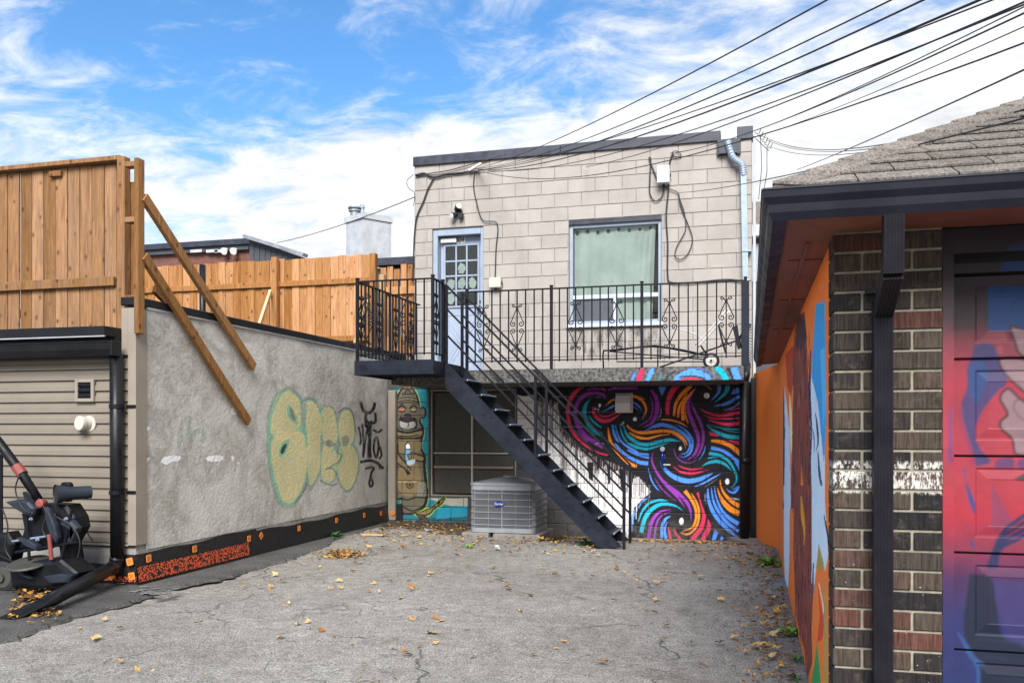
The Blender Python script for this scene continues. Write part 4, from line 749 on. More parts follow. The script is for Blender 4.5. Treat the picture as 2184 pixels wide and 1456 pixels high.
PC.line([(250,300),(190,340),(130,480),(108,640),(120,800),(170,1000),(220,1100),(300,1110)], 16, MINT, .9, .1); PC.line([(385,960),(340,1040),(290,1105)], 8, (60, 72, 86), .7); PC.line([(590,470),(650,428),(700,460),(722,600)], 7, (52, 74, 84), .8); PC.line([(345,380),(400,362),(450,400)], 7, (60, 90, 84), .7); PC.line([(475,400),(490,540)], 8, MINT, .9); PC.line([(595,960),(550,975),(470,940)], 8, (66, 110, 110), .7)
BK = (14, 13, 18)
for p_, w_ in (([(757,385),(775,440),(810,465),(845,440),(860,390)], 13), ([(800,465),(795,520),(860,530),(862,460)], 11), ([(745,560),(760,640),(755,690)], 9), ([(770,540),(780,680),(775,780),(800,600),(815,560),(812,780)], 9), ([(830,545),(825,700),(830,780)], 9), ([(845,580),(880,600),(910,580)], 9), ([(860,640),(850,720),(870,780),(885,700),(875,640),(860,640)], 9), ([(895,700),(905,760),(890,790)], 9), ([(755,810),(830,800),(880,820),(905,850)], 12), ([(790,855),(850,850),(830,900),(845,960),(830,985),(820,960),(830,900)], 9), ([(800,500),(795,560),(840,520)], 10)): PC.line(p_, w_*1.75, BK, .95)
PC.ell(905, 850, 20, 14, BK, .9)
PC.frame(0, 680, 3.466)
PC.line([(1320,960),(1345,780),(1400,730),(1390,860)], 30, (120, 200, 160), .45, .3); PC.line([(1400,900),(1450,830),(1510,840),(1490,910)], 34, (110, 205, 165), .5, .3)
WH = (238, 238, 242)
for P_ in ([(1190,1040),(1230,1010),(1335,1010),(1330,1045),(1270,1060),(1230,1078),(1195,1065)], [(1515,1020),(1560,1005),(1650,1010),(1640,1045),(1580,1055),(1530,1048)], [(1710,650),(1745,645),(1752,700),(1725,712),(1705,690)], [(1075,800),(1100,790),(1110,810),(1090,832),(1076,820)], [(1072,1030),(1108,1020),(1100,1050),(1074,1072)], [(1705,1010),(1730,1008),(1728,1040),(1710,1045)], [(1750,1055),(1770,1052),(1772,1075),(1752,1075)]): PC.poly(P_, WH, .97, True)
yy_, zz_ = np.linspace(YW+.13, YF-.004, 400), np.linspace(.33, 2.575, 190); Yg, Zg = np.meshgrid(yy_, zz_); nzx = .006*(rng.random(Yg.shape)-.5)*.6+.004*np.sin(Yg*5.1+Zg*3.3)*np.sin(Zg*6.2-Yg*2)
P = np.stack([np.full_like(Yg, XW)+nzx, Yg, Zg], -1); mb = MB().grid(P); mb.col = PC.at(np.array(mb.v)); mb.sm = True; mb.build('plaster_wall', 'plaster', lb_)
MB().box((XW-.14, YW+.012, 0), (XW-.012, 13.8, 2.57)).build('wall_core', 'foundation', lb_)
MB().cbox((XW-.15, YW-.03, 2.585), (XW+.028, 13.8, 2.66), .006).build('roof_edge', 'black_trim', lb_); MB().box((XW+.002, YW+.13, 2.565), (XW+.020, 12.74, 2.584)).build('drip_edge', 'silver_edge', lb_)
MB().box((-12, YW+.3, 2.28), (XW-.151, 18, 2.32)).build('flat_roof', 'black_trim', lb_)
# siding boards
zb_ = .40; nb = 17; sp_h = (2.10-zb_)/nb
for k in range(nb):
    z = zb_+k*sp_h; h = sp_h; prof = [(0, z+.009), (-.022, z+.007), (-.019, z+h*.52), (-.008, z+h*.60), (-.0015, z+h*.995), (0, z+h*.995)]
    mb = MB(); mb.prism([(-8.6, YW+dy, zz_) for dy, zz_ in prof], (8.6+XW-.075, 0, 0)); mb.build('siding_board', 'siding', lb_)
MB().box((-8.6, YW+.004, .36), (XW-.02, YW+.05, 2.3)).build('sheathing', 'olive_plastic', lb_)
MB().cbox((XW-.075, YW-.025, .385), (XW+.006, YW+.003, 2.56)).cbox((XW-.012, YW-.026, .386), (XW+.012, YW+.135, 2.561)).build('corner_trim', 'trim_beige', lb_)
MB().cbox((XW-.148, YW-.02, 2.13), (XW-.077, YW+.01, 2.56)).build('parapet_end', 'trim_beige', lb_)
MB().box((-8.6, YW+.012, -.05), (XW-.013, YW+.10, .36)).box((XW-.1, YW+.02, -.05), (XW-.004, 12.74, .329)).build('foundation_wall', 'foundation', lb_); MB().cbox((-8.6, YW-.02, .375), (XW-.076, YW+.002, .398)).build('starter_strip', 'trim_beige', lb_)
# eave: fascia, gutter, rain pipe
MB().box((-8.6, YW-.24, 2.29), (XW-.15, YW+.3, 2.375)).build('eave_fascia', 'black_trim', lb_); MB().box((-8.6, YW-.252, 2.278), (XW-.14, YW-.235, 2.289)).build('drip_edge', 'silver_edge', lb_); MB().box((-8.6, YW-.10, 2.12), (XW-.15, YW+.0, 2.289)).build('fascia_board', 'black_trim', lb_)
gx = XW-.10; gt = thing('black_gutter', (-7, YW-.2, 2.1), 'black rain gutter along the beige siding with round down pipe and kicked out foot', 'gutter')
mb = MB(); mb.prism([(-8.6, YW-.101, 2.235), (-8.6, YW-.101, 2.115), (-8.6, YW-.19, 2.115), (-8.6, YW-.215, 2.17), (-8.6, YW-.225, 2.235)], (8.6+gx, 0, 0)); mb.build('trough', 'black_trim', gt); MB().bar((-8.6, YW-.225, 2.238), (gx, YW-.225, 2.238), .012, .012).build('trough_lip', 'black_metal', gt); MB().cbox((gx+.001, YW-.23, 2.11), (gx+.02, YW-.1, 2.245)).build('end_cap', 'black_trim', gt)
pa = onY(248, 780, YW-.1); pz = onY(248, 1190, YW-.1); q0 = Vector((pa.x, YW-.10, 2.13)); q1 = Vector((pz.x-.005, YW-.085, .28)); foot = onZ(110, 1278, .12); tip = onZ(40, 1308, .05)
MB().tube([q0, q1], .058, 16).build('down_pipe', 'black_trim', gt, True); mb = MB(); e_ = spline([tuple(q1), tuple(q1+Vector((-.01, -.02, -.08))), tuple(q1+(foot-q1)*.12+Vector((0, 0, -.06)))], 6); mb.tube(e_, [.060+.004*(k % 2) for k in range(len(e_))], 16); mb.build('pipe_elbow', 'black_trim', gt)
e1 = Vector(e_[-1]); MB().tube([e1, foot], [.058, .056], 16).build('pipe_foot', 'black_trim', gt, True)
dv = (tip-foot).normalized(); sd_ = dv.cross(Vector((0, 0, 1))).normalized(); mb = MB(); rings = []
for t, hw_, hh_ in ((-.06, .058, .058), (.0, .075, .045), (.12, .10, .028), (.25, .105, .022), (.40, .11, .018)):
    c_ = foot+dv*t; rings.append([tuple(c_+sd_*hw_*math.cos(a_)+Vector((0, 0, 1))*hh_*(math.sin(a_)+.25*math.cos(3*a_+t*20))) for a_ in np.linspace(0, 2*math.pi, 15)[:-1]])
for r_ in rings: mb.v += r_
for i in range(len(rings)-1):
    for k in range(14): mb.f.append((i*14+k, i*14+(k+1) % 14, (i+1)*14+(k+1) % 14, (i+1)*14+k))
mb.build('crushed_end', 'black_plastic', gt)
for py in (866, 1050):
    z = onY(248, py, YW-.1).z; MB().tube([(pa.x, YW-.095, z-.018), (pa.x, YW-.095, z+.018)], .066, 16).cbox((pa.x+.05, YW-.04, z-.014), (pa.x+.15, YW-.022, z+.014)).cbox((pa.x-.085, YW-.05, z-.016), (pa.x-.05, YW-.03, z+.016)).build('pipe_clip', 'black_metal', gt)
# louvre vent and round vent
v0, v1 = onY(163, 857, YW-.02), onY(203, 808, YW-.02); vt = thing('louvre_vent', ((v0.x+v1.x)/2, YW-.03, v0.z), 'small square wall vent with beige frame and dark louvres', 'vent')
frame_rect(MB(), v0.x, v1.x, v0.z, v1.z, .032, YW-.045, YW-.014).build('frame', 'trim_beige', vt); MB().box((v0.x+.03, YW-.020, v0.z+.03), (v1.x-.03, YW-.017, v1.z-.03)).build('back', 'rubber', vt)
for k in range(3): z = v0.z+.045+k*(v1.z-v0.z-.06)/3; MB().bar((v0.x+.034, YW-.032, z+.02), (v1.x-.034, YW-.032, z+.02), .004, .045, up=(0, .7, 1)).build('louvre', 'black_metal', vt)
rp = onY(186, 903, YW-.02); rv_ = thing('round_vent', (rp.x, YW, rp.z-.06), 'round cream vent cap sticking out of the beige siding', 'vent')
MB().lathe((rp.x, YW-.014, rp.z), (-.25, -1, .05), [(0, .062), (.05, .062), (.055, .068), (.09, .068), (.095, .058)], 22).build('cap', 'box_beige', rv_); MB().lathe((rp.x+.02, YW-.013, rp.z), (0, -1, 0), [(0, .075), (.012, .073)], 20).build('flange', 'box_beige', rv_)
# drainage membrane round the foot
mem = thing('drainage_membrane', (XW+.02, 9.5, 0), 'black dimpled drainage membrane with orange print along the foot of the walls', 'membrane')
yy_ = np.linspace(YW-.06, YF-.02, 180); top = .29+.012*np.sin(yy_*2.3)+.008*np.sin(yy_*7)+.03*(yy_ < 8.9)
P = np.stack([np.stack([np.full_like(yy_, XW+.026+.015*k)+.006*np.sin(yy_*3+k), yy_, (top if k == 0 else np.full_like(yy_, (.2, .1, -.02)[k-1]))], -1) for k in range(4)], 0); mb = MB().grid(P[::-1]); mb.sm = True; mb.build('side_sheet', 'membrane', mem)
xx_ = np.linspace(-7.6, XW+.03, 60); P = np.stack([np.stack([xx_, np.full_like(xx_, YW-.008-.016*k), (np.where(xx_ > -5.56, .31, .20)+.01*np.sin(xx_*5) if k == 0 else np.full_like(xx_, (.12, -.02)[k-1]))], -1) for k in range(3)], 0); mb = MB().grid(P[::-1]); mb.build('front_sheet', 'membrane', mem)
yy_ = np.linspace(YW-.055, 8.72, 60); P = np.stack([np.stack([np.full_like(yy_, XW+.050+.022*k), yy_, np.full_like(yy_, .195-.135*k)], -1) for k in range(2)], 0); MB().grid(P[::-1]).build('orange_print', 'membrane_print', mem)
MB().box((XW+.03, YF-.05, -.05), (onY(858, 1090, YF-.04).x, YF-.03, .30)).build('end_sheet', 'membrane', mem)
xx_ = np.linspace(-5.95, XW+.03, 20); P = np.stack([np.stack([xx_, np.full_like(xx_, YW-.036-.012*k), np.full_like(xx_, .105-.045*k)], -1) for k in range(2)], 0); MB().grid(P[::-1]).build('orange_print', 'membrane_print', mem)
def mtag(c_, u, n_, rot):
    u = Vector(u); w_ = Vector((0, 0, 1)); r_ = .034; cs, sn = math.cos(rot), math.sin(rot); a_, b_ = u*cs+w_*sn, w_*cs-u*sn; c_ = Vector(c_)
    o = MB().prism([c_+a_*i*r_+b_*j*r_ for i, j in ((-1, -.8), (-.8, -1), (.8, -1), (1, -.8), (1, .8), (.8, 1), (-.8, 1), (-1, .8))], Vector(n_)*.004).build('orange_fixing_tag', 'orange_tag', mem)
    m2 = MB(); c2 = c_+Vector(n_)*.0055
    for i, j, ww in ((-.3, .35, .6), (.25, .1, .5), (-.2, -.3, .7)): m2.sheet([c2+a_*(i-ww*.4)*r_+b_*(j-.12)*r_, c2+a_*(i+ww*.4)*r_+b_*(j-.02)*r_, c2+a_*(i+ww*.4)*r_+b_*(j+.16)*r_, c2+a_*(i-ww*.4)*r_+b_*(j+.06)*r_])
    m2.build('printed_mark', 'tag_print', o)
for px, py, rt in ((316, 1190, .1), (414, 1170, .05), (530, 1148, .05), (556, 1142, .7), (637, 1126, .05), (717, 1109, .05), (776, 1098, .1), (812, 1094, .2)): p = onX(px, py, XW+.045); mtag((XW+.05, p.y, max(p.z, .1)), (0, 1, 0), (1, 0, 0), rt)
for px, py, rt in ((277, 1197, .25), (281, 1228, .2), (184, 1224, .2), (238, 1227, .6)): p = onY(px, py, YW-.05); mtag((p.x, YW-.050, max(p.z, .05)), (1, 0, 0), (0, -1, 0), rt)
p = onY(838, 1093, YF-.1); mtag((p.x, YF-.12, p.z), (1, 0, 0), (0, -1, 0), .7)

# ================================================================== TALL FENCE ON THE LEFT ROOF
YFN = 7.30; tf = thing('tall_wood_fence', (-6.3, YFN, 2.38), 'tall cedar privacy fence with capped top and two diagonal props on the left roof', 'fence')
ztop0, ztop1 = onY(0, 362, YFN).z, onY(255, 342, YFN).z; xl_, xr2 = -8.2, onY(250, 500, YFN).x; zbt = 2.42
x = xr2
while x > xl_:
    w_ = .142; zt = ztop1-.03+random.uniform(-.01, .005); MB().cbox((x-w_+.004, YFN-.009+random.uniform(-.004, .004), zbt+random.uniform(-.01, .012)), (x-.003, YFN+.010, zt), .003).build('board', 'wood_dark', tf); x -= w_+random.choice((.001, .002, .005))
zr_ = onY(120, 606, YFN-.03).z
MB().cbox((xl_, YFN-.055, zr_-.045), (xr2+.0, YFN-.014, zr_+.045)).build('rail', 'wood_dark', tf); MB().cbox((xl_, YFN+.012, zbt+.15), (xr2, YFN+.05, zbt+.24)).build('rail', 'wood_dark', tf)
MB().cbox((xl_, YFN-.08, ztop1-.02), (xr2+.09, YFN+.07, ztop1+.025)).build('cap_rail', 'wood_dark', tf); MB().cbox((xl_+1.5, YFN-.05, ztop1-.115), (xr2-.62, YFN-.013, ztop1-.06)).build('nailer', 'wood_dark', tf)
pA = onY(252, 500, YW+.22).x; MB().cbox((pA, YW+.20, 2.40), (pA+.085, YW+.29, ztop1-.022), .005).build('post', 'wood_dark', tf)
pB = onY(290, 500, YW-.03).x; zB = onY(300, 340, YW).z; zB0 = onY(300, 712, YW).z
MB().cbox((pB, YW-.06, zB0), (pB+.045, YW+.03, zB), .004).build('post', 'wood_dark', tf); MB().cbox((pB+.047, YW-.058, zB0+.002), (XW+.055, YW+.03, zB-.004), .004).build('post', 'wood_brace', tf)
for py in (347, 466, 633): z = onY(270, py, YW+.1).z; MB().cbox((onY(264, 500, YW+.12).x, YW+.12, z-.03), (onY(292, 500, YW+.12).x, YW+.21, z+.02)).build('blocking', 'wood_dark', tf)
MB().cbox((onY(262, 500, YW+.26).x, YW+.295, 2.68), (onY(294, 500, YW+.26).x-.01, YW+.315, zB-.1)).build('board', 'wood_dark', tf)
for (ax_, ay_), (bx_, by_) in (((317, 424), (541, 783)), ((317, 550), (530, 900))):
    p, q = onX(ax_, ay_, XW+.10), onX(bx_, by_, XW+.062); p.x = XW+.062; q.x = XW+.062; MB().bar(p+(p-q)*.01, q, .045, .092, up=(0, .6, .8)).build('diagonal_prop', 'wood_brace', tf)
p, q = onX(330, 615, XW-.3), onX(375, 662, XW-.3); MB().bar(p, q, .04, .09, up=(0, .6, .8)).build('short_prop', 'wood_brace', tf)

# ================================================================== BACK FENCE
YK = 13.2; bf = thing('back_wood_fence', (-7, YK, 2.3), 'long orange cedar board fence across the back of the left roof', 'fence')
x = onY(806, 600, YK).x; zt0 = onY(700, 548, YK).z; x0 = onY(296, 600, YK).x-.7; k = 0
while x > x0:
    px_ = proj((x, YK, 3.5))[0]; zt = zt0+random.uniform(-.015, .015)+.0*(px_ < 450); w_ = .138
    MB().cbox((x-w_, YK-.009+(.006 if k % 2 else -.006), 2.33), (x-.003, YK+.010+(.006 if k % 2 else -.006), zt), .003).build('board', 'wood_fence', bf); x -= w_+.001; k += 1
xa_, xb_ = x0, onY(806, 600, YK).x; zr1, zr2 = onY(700, 601, YK-.04).z, onY(720, 722, YK-.04).z
MB().cbox((xa_, YK-.055, zr1-.045), (xb_, YK-.018, zr1+.045)).build('rail', 'wood_fence', bf); MB().cbox((xa_, YK-.055, zr2-.045), (xb_, YK-.018, zr2+.045)).build('rail', 'wood_fence', bf)
for px_, py_ in ((587, 549), (797, 541)): xx = onY(px_, 600, YK-.1).x; MB().cbox((xx-.05, YK-.15, 2.33), (xx+.05, YK-.057, onY(px_, py_, YK-.1).z), .005).build('post', 'wood_fence', bf)
for (a_, b_) in (((577, 622), (553, 695)), ((786, 640), (757, 735))): MB().bar(onY(*a_, YK-.2), onY(*b_, YK-.9), .04, .085).build('strut', 'wood_pale', bf)
vp = onY(432, 565, 12.6); tag(MB().tube([(vp.x, 12.6, 2.33), (vp.x, 12.6, vp.z)], .05, 14).build('vent_stack', 'black_trim', None, True), 'black vent stack pipe rising in front of the orange back fence', 'pipe')
YK2 = 14.2; sf = thing('side_wood_fence', (-5.6, YK2, 2.3), 'short stretch of narrow cedar boards with uneven tops beside the block building', 'fence'); x = onY(812, 600, YK2).x
while x < onY(895, 600, YK2).x: zt = onY(850, 566, YK2).z+random.uniform(-.08, .05); MB().cbox((x, YK2-.01, 1.9), (x+.105, YK2+.01, zt), .003).build('board', 'wood_fence', sf); x += .125
MB().cbox((onY(812, 600, YK2).x, YK2-.05, onY(850, 628, YK2).z), (onY(895, 600, YK2).x, YK2-.012, onY(850, 612, YK2).z)).build('rail', 'wood_fence', sf); MB().cbox((onY(815, 600, YK2).x, YK2-.14, 1.9), (onY(826, 600, YK2).x, YK2-.052, onY(820, 588, YK2).z)).build('post', 'wood_pale', sf)
for k in range(7):                                                  # stacked weathered planks standing behind the landing rail
    xx = onY(822+k*9, 700, 13.35).x; MB().bar((xx, 13.35+.02*k, 1.7), (xx+.03*random.uniform(-1, 1), 13.4+.02*k, 2.9+random.uniform(-.2, .15)), .075, .03).build('leaning_plank', 'wood_dark', sf)

# ================================================================== ROOFTOPS BEHIND
YQ = 21.; rb = thing('red_brick_building', (onY(430, 540, YQ).x, YQ, 0), 'dark red brick building with black parapet seen over the back fence', 'building')
a_, b_ = onY(318, 600, YQ), onY(533, 600, YQ); z1 = onY(430, 519, YQ).z; z2 = onY(430, 538, YQ).z
MB().box((a_.x-4, YQ, 0), (b_.x, YQ+6, z2)).build('wall', 'brick_red_far', rb); MB().cbox((a_.x-4, YQ-.12, z2-.02), (b_.x+.02, YQ+6, z2+.11)).build('cornice', 'dark_cladding', rb); MB().cbox((a_.x-4, YQ-.2, z2+.112), (b_.x+.05, YQ+6, z1+.02)).build('parapet', 'flashing', rb)
MB().box((onY(378, 555, YQ).x, YQ-.03, z2-.9), (onY(505, 555, YQ).x, YQ-.005, z2-.25)).build('window_band', 'brick_red_far', rb)
for px_ in (480, 500): c_ = onY(px_, 531, YQ-.2); MB().lathe((c_.x, YQ-.12, c_.z), (0, -1, -.5), [(0, .04), (.05, .06), (.16, .10)], 12).build('flood_lamp', 'white_plastic', rb)
for px_, nm in ((418, 'x'), (452, 'y'), (470, 'z')): p = onY(px_, 536, YQ-.14); MB().cbox((p.x-.18, YQ-.145, p.z-.03), (p.x+.18, YQ-.121, p.z+.05)).build('cornice_stone', 'chimney_stucco', rb)
sr = thing('sloped_roof_building', (onY(590, 540, YQ).x, YQ-.5, 0), 'dark sided building end with sloping roof edge beside the brick parapet', 'building')
pts = [onY(532, 510, YQ-.5), onY(648, 549, YQ-.5), onY(648, 640, YQ-.5), onY(532, 640, YQ-.5)]; MB().prism(pts, (0, 4, 0)).build('gable_wall', 'dark_cladding', sr)
for k in range(9): p = onY(540+k*12, 580, YQ-.52); zt = np.interp(540+k*12, [532, 648], [pts[0].z, pts[1].z])-.12; MB().box((p.x-.015, YQ-.525, pts[2].z), (p.x+.015, YQ-.502, zt)).build('batten', 'dark_cladding', sr)
MB().bar(pts[0]+Vector((-.06, -.1, .05)), pts[1]+Vector((.1, -.1, .03)), .25, .09).build('roof_edge', 'chimney_metal', sr)
YC = 19.; ch = thing('chimney', (onY(780, 500, YC).x, YC, 3), 'pale grey stucco chimney with metal flue rising behind the fence', 'chimney')
c0, c1, c2 = onY(738, 470, YC).x, onY(790, 470, YC).x, onY(823, 470, YC); zc = onY(770, 474, YC).z; zc2 = onY(770, 462, YC).z
mb = MB(); poly = [(c0, YC, 0), (c1-.35, YC, 0), (c1+.25, YC+1.05, 0), (c0+.35, YC+1.3, 0)]; poly = [(c0, YC, 2), (c1, YC-.35, 2), (c1+.42, YC+.25, 2), (c0+.42, YC+.75, 2)]
mb.prism(poly, (0, 0, zc-2)); mb.build('stack', 'chimney_stucco', ch); cxx, cyy = np.mean([p[0] for p in poly]), np.mean([p[1] for p in poly]); MB().prism([(cxx+(p[0]-cxx)*1.08, cyy+(p[1]-cyy)*1.08, zc+.002) for p in poly], (0, 0, zc2-zc)).build('cap', 'chimney_stucco', ch)
fx = onY(757, 440, YC+.2).x; z = zc2; MB().lathe((fx, YC+.2, z), (0, 0, 1), [(0, .11), (.18, .11), (.181, .15), (.21, .15), (.211, .11), (.25, .11), (.251, .17), (.29, .15)], 16).build('flue', 'chimney_metal', ch); MB().tube([(fx+.16, YC+.25, z), (fx+.16, YC+.25, z+.34)], .05, 10).tube([(fx+.16, YC+.25, z+.26), (fx+.16, YC+.25, z+.30)], .07, 10).build('flue', 'galvanised', ch)
dr_ = thing('dark_roof_building', (onY(850, 555, 18).x, 18, 0), 'low dark roof edge between the fence and the block building', 'building')
MB().box((onY(800, 560, 18).x, 18, 0), (onY(905, 560, 18).x, 21, onY(850, 570, 18).z)).build('wall', 'dark_cladding', dr_); MB().cbox((onY(806, 560, 18).x, 17.85, onY(850, 567, 18).z), (onY(905, 560, 18).x, 21, onY(850, 551, 18).z)).build('roof_edge', 'flashing', dr_)
YH = 19.; hs_ = thing('narrow_house', (onY(1625, 600, YH).x, YH, 0), 'sliver of blue grey house with white eave behind the brown gutter', 'building')
h0, h1 = onY(1598, 600, YH).x, onY(1700, 600, YH).x; MB().box((h0, YH, 0), (h1, YH+3, onY(1620, 488, YH).z)).build('wall', 'dark_cladding', hs_); MB().cbox((h0-.1, YH-.25, onY(1620, 508, YH).z), (h1, YH-.002, onY(1620, 484, YH).z)).build('eave', 'far_white', hs_); MB().cbox((h0, YH-.1, onY(1620, 483, YH).z), (h1, YH+3, onY(1620, 432, YH).z)).build('roof', 'shingle', hs_)
MB().box((h0+.02, YH-.03, onY(1620, 600, YH).z), (onY(1622, 600, YH).x, YH-.002, onY(1620, 520, YH).z)).build('window', 'vinyl_frame', hs_)

# ================================================================== BRICK GARAGE ON THE RIGHT
XG, YG = .32, 3.75; ga = thing('brick_garage', (1.5, YG, 0), 'brown brick garage with shingle hip roof, orange painted side wall and painted door', 'garage')
GC = Canvas(1595, 440, 1800, 1480, 1.6); OW = (236, 124, 52)
GC.frame(0, 0, 1); GC.poly([(1590, 430), (1800, 430), (1800, 1490), (1590, 1490)], OW)
GC.frame(1560, 660, 3.466)
GC.poly([(392,560),(430,900),(438,1470),(384,1470)], (206, 222, 238)); GC.poly([(388,540),(396,900),(390,1470),(380,1470),(382,700)], (70, 60, 90)); GC.poly([(430,600),(446,760),(452,1000),(440,1080),(428,800)], (244, 226, 170)); GC.poly([(400,330),(470,250),(460,520),(440,650),(410,560)], (176, 62, 44), .9)
HR = [(500,60),(545,70),(560,300),(575,700),(590,1100),(600,1470),(438,1470),(446,1100),(452,800),(460,560),(450,400)]; GC.poly(HR, (128, 66, 54))
GC.poly([(480,40),(540,20),(560,220),(500,330),(470,250)], (70, 52, 66), .9)
for k in range(90):
    x = random.uniform(452, 585); y_ = random.uniform(80, 1450); GC.stroke([(x, y_, .8), (x+random.uniform(-5, 5), y_+random.uniform(40, 90), random.uniform(3, 7)), (x+random.uniform(-6, 6), y_+random.uniform(110, 190), .8)], random.choice(((52, 32, 44), (70, 36, 40), (176, 96, 76), (44, 34, 60), (150, 70, 60))))
GC.stroke([(515,1150,3),(520,1300,16),(515,1470,14)], OW); GC.poly([(590,470),(640,700),(690,1100),(690,1470),(596,1470),(580,800)], (208, 226, 240)); GC.poly([(600,300),(622,-40),(690,-60),(702,800),(684,1150),(640,690),(592,500)], (58, 158, 222)); GC.poly([(655,300),(690,280),(698,700),(680,900)], (100, 186, 236), .8)
GC.stroke([(585,300,8),(578,600,16),(590,900,12),(580,1200,8)], (34, 44, 84)); GC.stroke([(620,760,4),(634,860,14),(640,980,10),(625,1050,4)], (36, 48, 80)); GC.stroke([(640,1050,6),(650,1200,16),(672,1350,12),(690,1470,8)], (40, 56, 84)); GC.stroke([(600,880,3),(612,960,8),(610,1060,3)], (60, 80, 120))
GC.frame(1560, 1040, 3.5)
GC.poly([(390,-20),(436,-20),(432,500),(424,740),(400,720),(392,500)], (206, 222, 236)); HR2 = [(465,-20),(600,-20),(606,500),(610,800),(598,1050),(604,1300),(560,1456),(545,1200),(480,950),(462,500)]; GC.poly(HR2, (132, 66, 54))
for k in range(70):
    x = random.uniform(470, 600); y_ = random.uniform(-20, 1250); GC.stroke([(x, y_, .8), (x+random.uniform(-5, 5), y_+random.uniform(40, 90), random.uniform(3, 7)), (x+random.uniform(-5, 8), y_+random.uniform(110, 190), .8)], random.choice(((50, 30, 40), (80, 36, 40), (176, 96, 76), (60, 40, 50))))
GC.stroke([(520,60,6),(530,200,26),(545,330,14),(540,430,3)], (226, 150, 40)); GC.poly([(600,-20),(690,-20),(722,500),(700,620),(650,420),(620,720),(598,720)], (206, 226, 238)); GC.poly([(650,410),(690,560),(670,620),(636,600)], (164, 148, 70)); GC.poly([(640,690),(692,1000),(680,1130),(640,1150),(660,950)], (206, 74, 46)); GC.poly([(690,640),(712,900),(720,1456),(690,1456)], (176, 150, 80)); GC.poly([(640,1150),(668,1456),(596,1456)], (40, 150, 84)); GC.stroke([(690,200,6),(730,420,18),(748,700,18),(758,950,8)], (32, 34, 54)); GC.stroke([(650,700,4),(680,850,7),(688,940,3)], (240, 236, 230)); GC.stroke([(612,560,8),(606,760,16),(600,820,5)], (66, 80, 120))
yy_ = np.r_[np.linspace(YG+.215, 6, 150), np.linspace(6.02, 10.98, 90)]; zz2 = np.linspace(0., 2.23, 230); Yg, Zg = np.meshgrid(yy_, zz2); P = np.stack([np.full_like(Yg, XG+.004)+.003*rng.random(Yg.shape), Yg, Zg], -1)
mb = MB().grid(P[:, ::-1]); mb.col = GC.at(np.array(mb.v)); mb.build('side_wall', 'orange_wall', ga)
ob = [(XG+.004, 10.98), (.05, 12.70)]; mb = MB().prism([(ob[0][0], ob[0][1], -.13), (ob[1][0], ob[1][1], -.15), (ob[1][0], ob[1][1], 2.22), (ob[0][0], ob[0][1], 2.23)], (.15, .03, 0)); mb.col = np.tile(np.array([*lin((240, 126, 50)), 1.]), (len(mb.v), 1)); mb.build('angled_end_wall', 'orange_wall', ga)
MB().box((XG+.012, YG+.11, -.1), (XG+.2, 12.6, 2.22)).build('wall_core', 'brick_mortar', ga)
# bricks of the front pier
CH = .0786; nco = 29; XP1 = .722; jt = .011
def brick(a, b, c, d, z): MB().cbox((a, c+random.uniform(-.002, .002), z+jt/2), (b, d, z+CH-jt/2), .003).build('brick', 'brick', ga)
for k in range(-1, nco-1):
    z = .0+k*CH+.03
    if z+CH > 2.24: break
    if k % 2: brick(XG, XG+.210, YG, YG+.095, z); brick(XG+.221, XP1, YG, YG+.095, z); brick(XG-.0, XG+.1, YG+.106, YG+.208, z)
    else: brick(XG, XG+.104, YG, YG+.206, z); brick(XG+.115, XG+.288, YG, YG+.095, z); brick(XG+.299, XP1, YG, YG+.095, z)
MB().box((XG+.008, YG+.009, -.1), (XP1-.002, YG+.2, 2.235)).build('mortar_bed', 'brick_mortar', ga)
# soffit, fascia, gutters
mb = MB(); mb.sheet([(.12, 3.42, 2.235), (XG+.02, YG+.02, 2.235), (XG+.02, 11.0, 2.235), (.12, 11.2, 2.235)][::-1]); mb.sheet([(.12, 3.42, 2.236), (5, 3.42, 2.236), (5, YG+.12, 2.236), (XG+.02, YG+.02, 2.236)]); mb.build('soffit', 'soffit_paint', ga)
for y_ in (4.3, 5.6, 7.2): MB().box((.17, y_, 2.228), (XG, y_+.012, 2.234)).build('soffit_batten', 'soffit_paint', ga)
MB().box((.225, 3.9, 2.226), (.24, 10.9, 2.2345)).build('soffit_batten', 'soffit_paint', ga)
MB().box((.135, 3.436, 2.2365), (.15, 11.2, 2.33)).box((.1505, 3.436, 2.2365), (5, 3.45, 2.33)).build('fascia', 'gutter_paint', ga)
gprof = [(.082, 2.318), (.082, 2.225), (.030, 2.212), (.016, 2.24), (.012, 2.268), (-.004, 2.292), (-.008, 2.318)]     # distance from outer lip
def gutter_run(side):
    mb = MB(); n = len(gprof)
    e0 = [(.05+o, 3.35+o, z) for o, z in gprof]; e1 = [(.05+o, 11.25, z) for o, z in gprof] if side else [(5., 3.35+o, z) for o, z in gprof]
    mb.v = e0+e1; mb.f = [(i, (i+1) % n, n+(i+1) % n, n+i) for i in range(n)]+[tuple(range(n))[::-1], tuple(range(n, 2*n))]
    return mb
gu = thing('brown_gutter', (.1, 3.4, 2.2), 'dark brown eave gutter wrapping the garage corner with fluted square down pipe', 'gutter')
gutter_run(True).build('side_trough', 'gutter_paint', gu); gutter_run(False).build('front_trough', 'gutter_paint', gu); MB().bar((.043, 3.342, 2.322), (5, 3.342, 2.322), .008, .006).bar((.043, 3.35, 2.322), (.043, 11.2, 2.322), .008, .006).build('trough_lip', 'blue_grey_plastic', gu)
dx0, dx1 = onY(1863, 1000, 3.66).x, onY(1904, 1000, 3.66).x; dc = (dx0+dx1)/2; tc_ = onY(1904, 520, 3.42).x
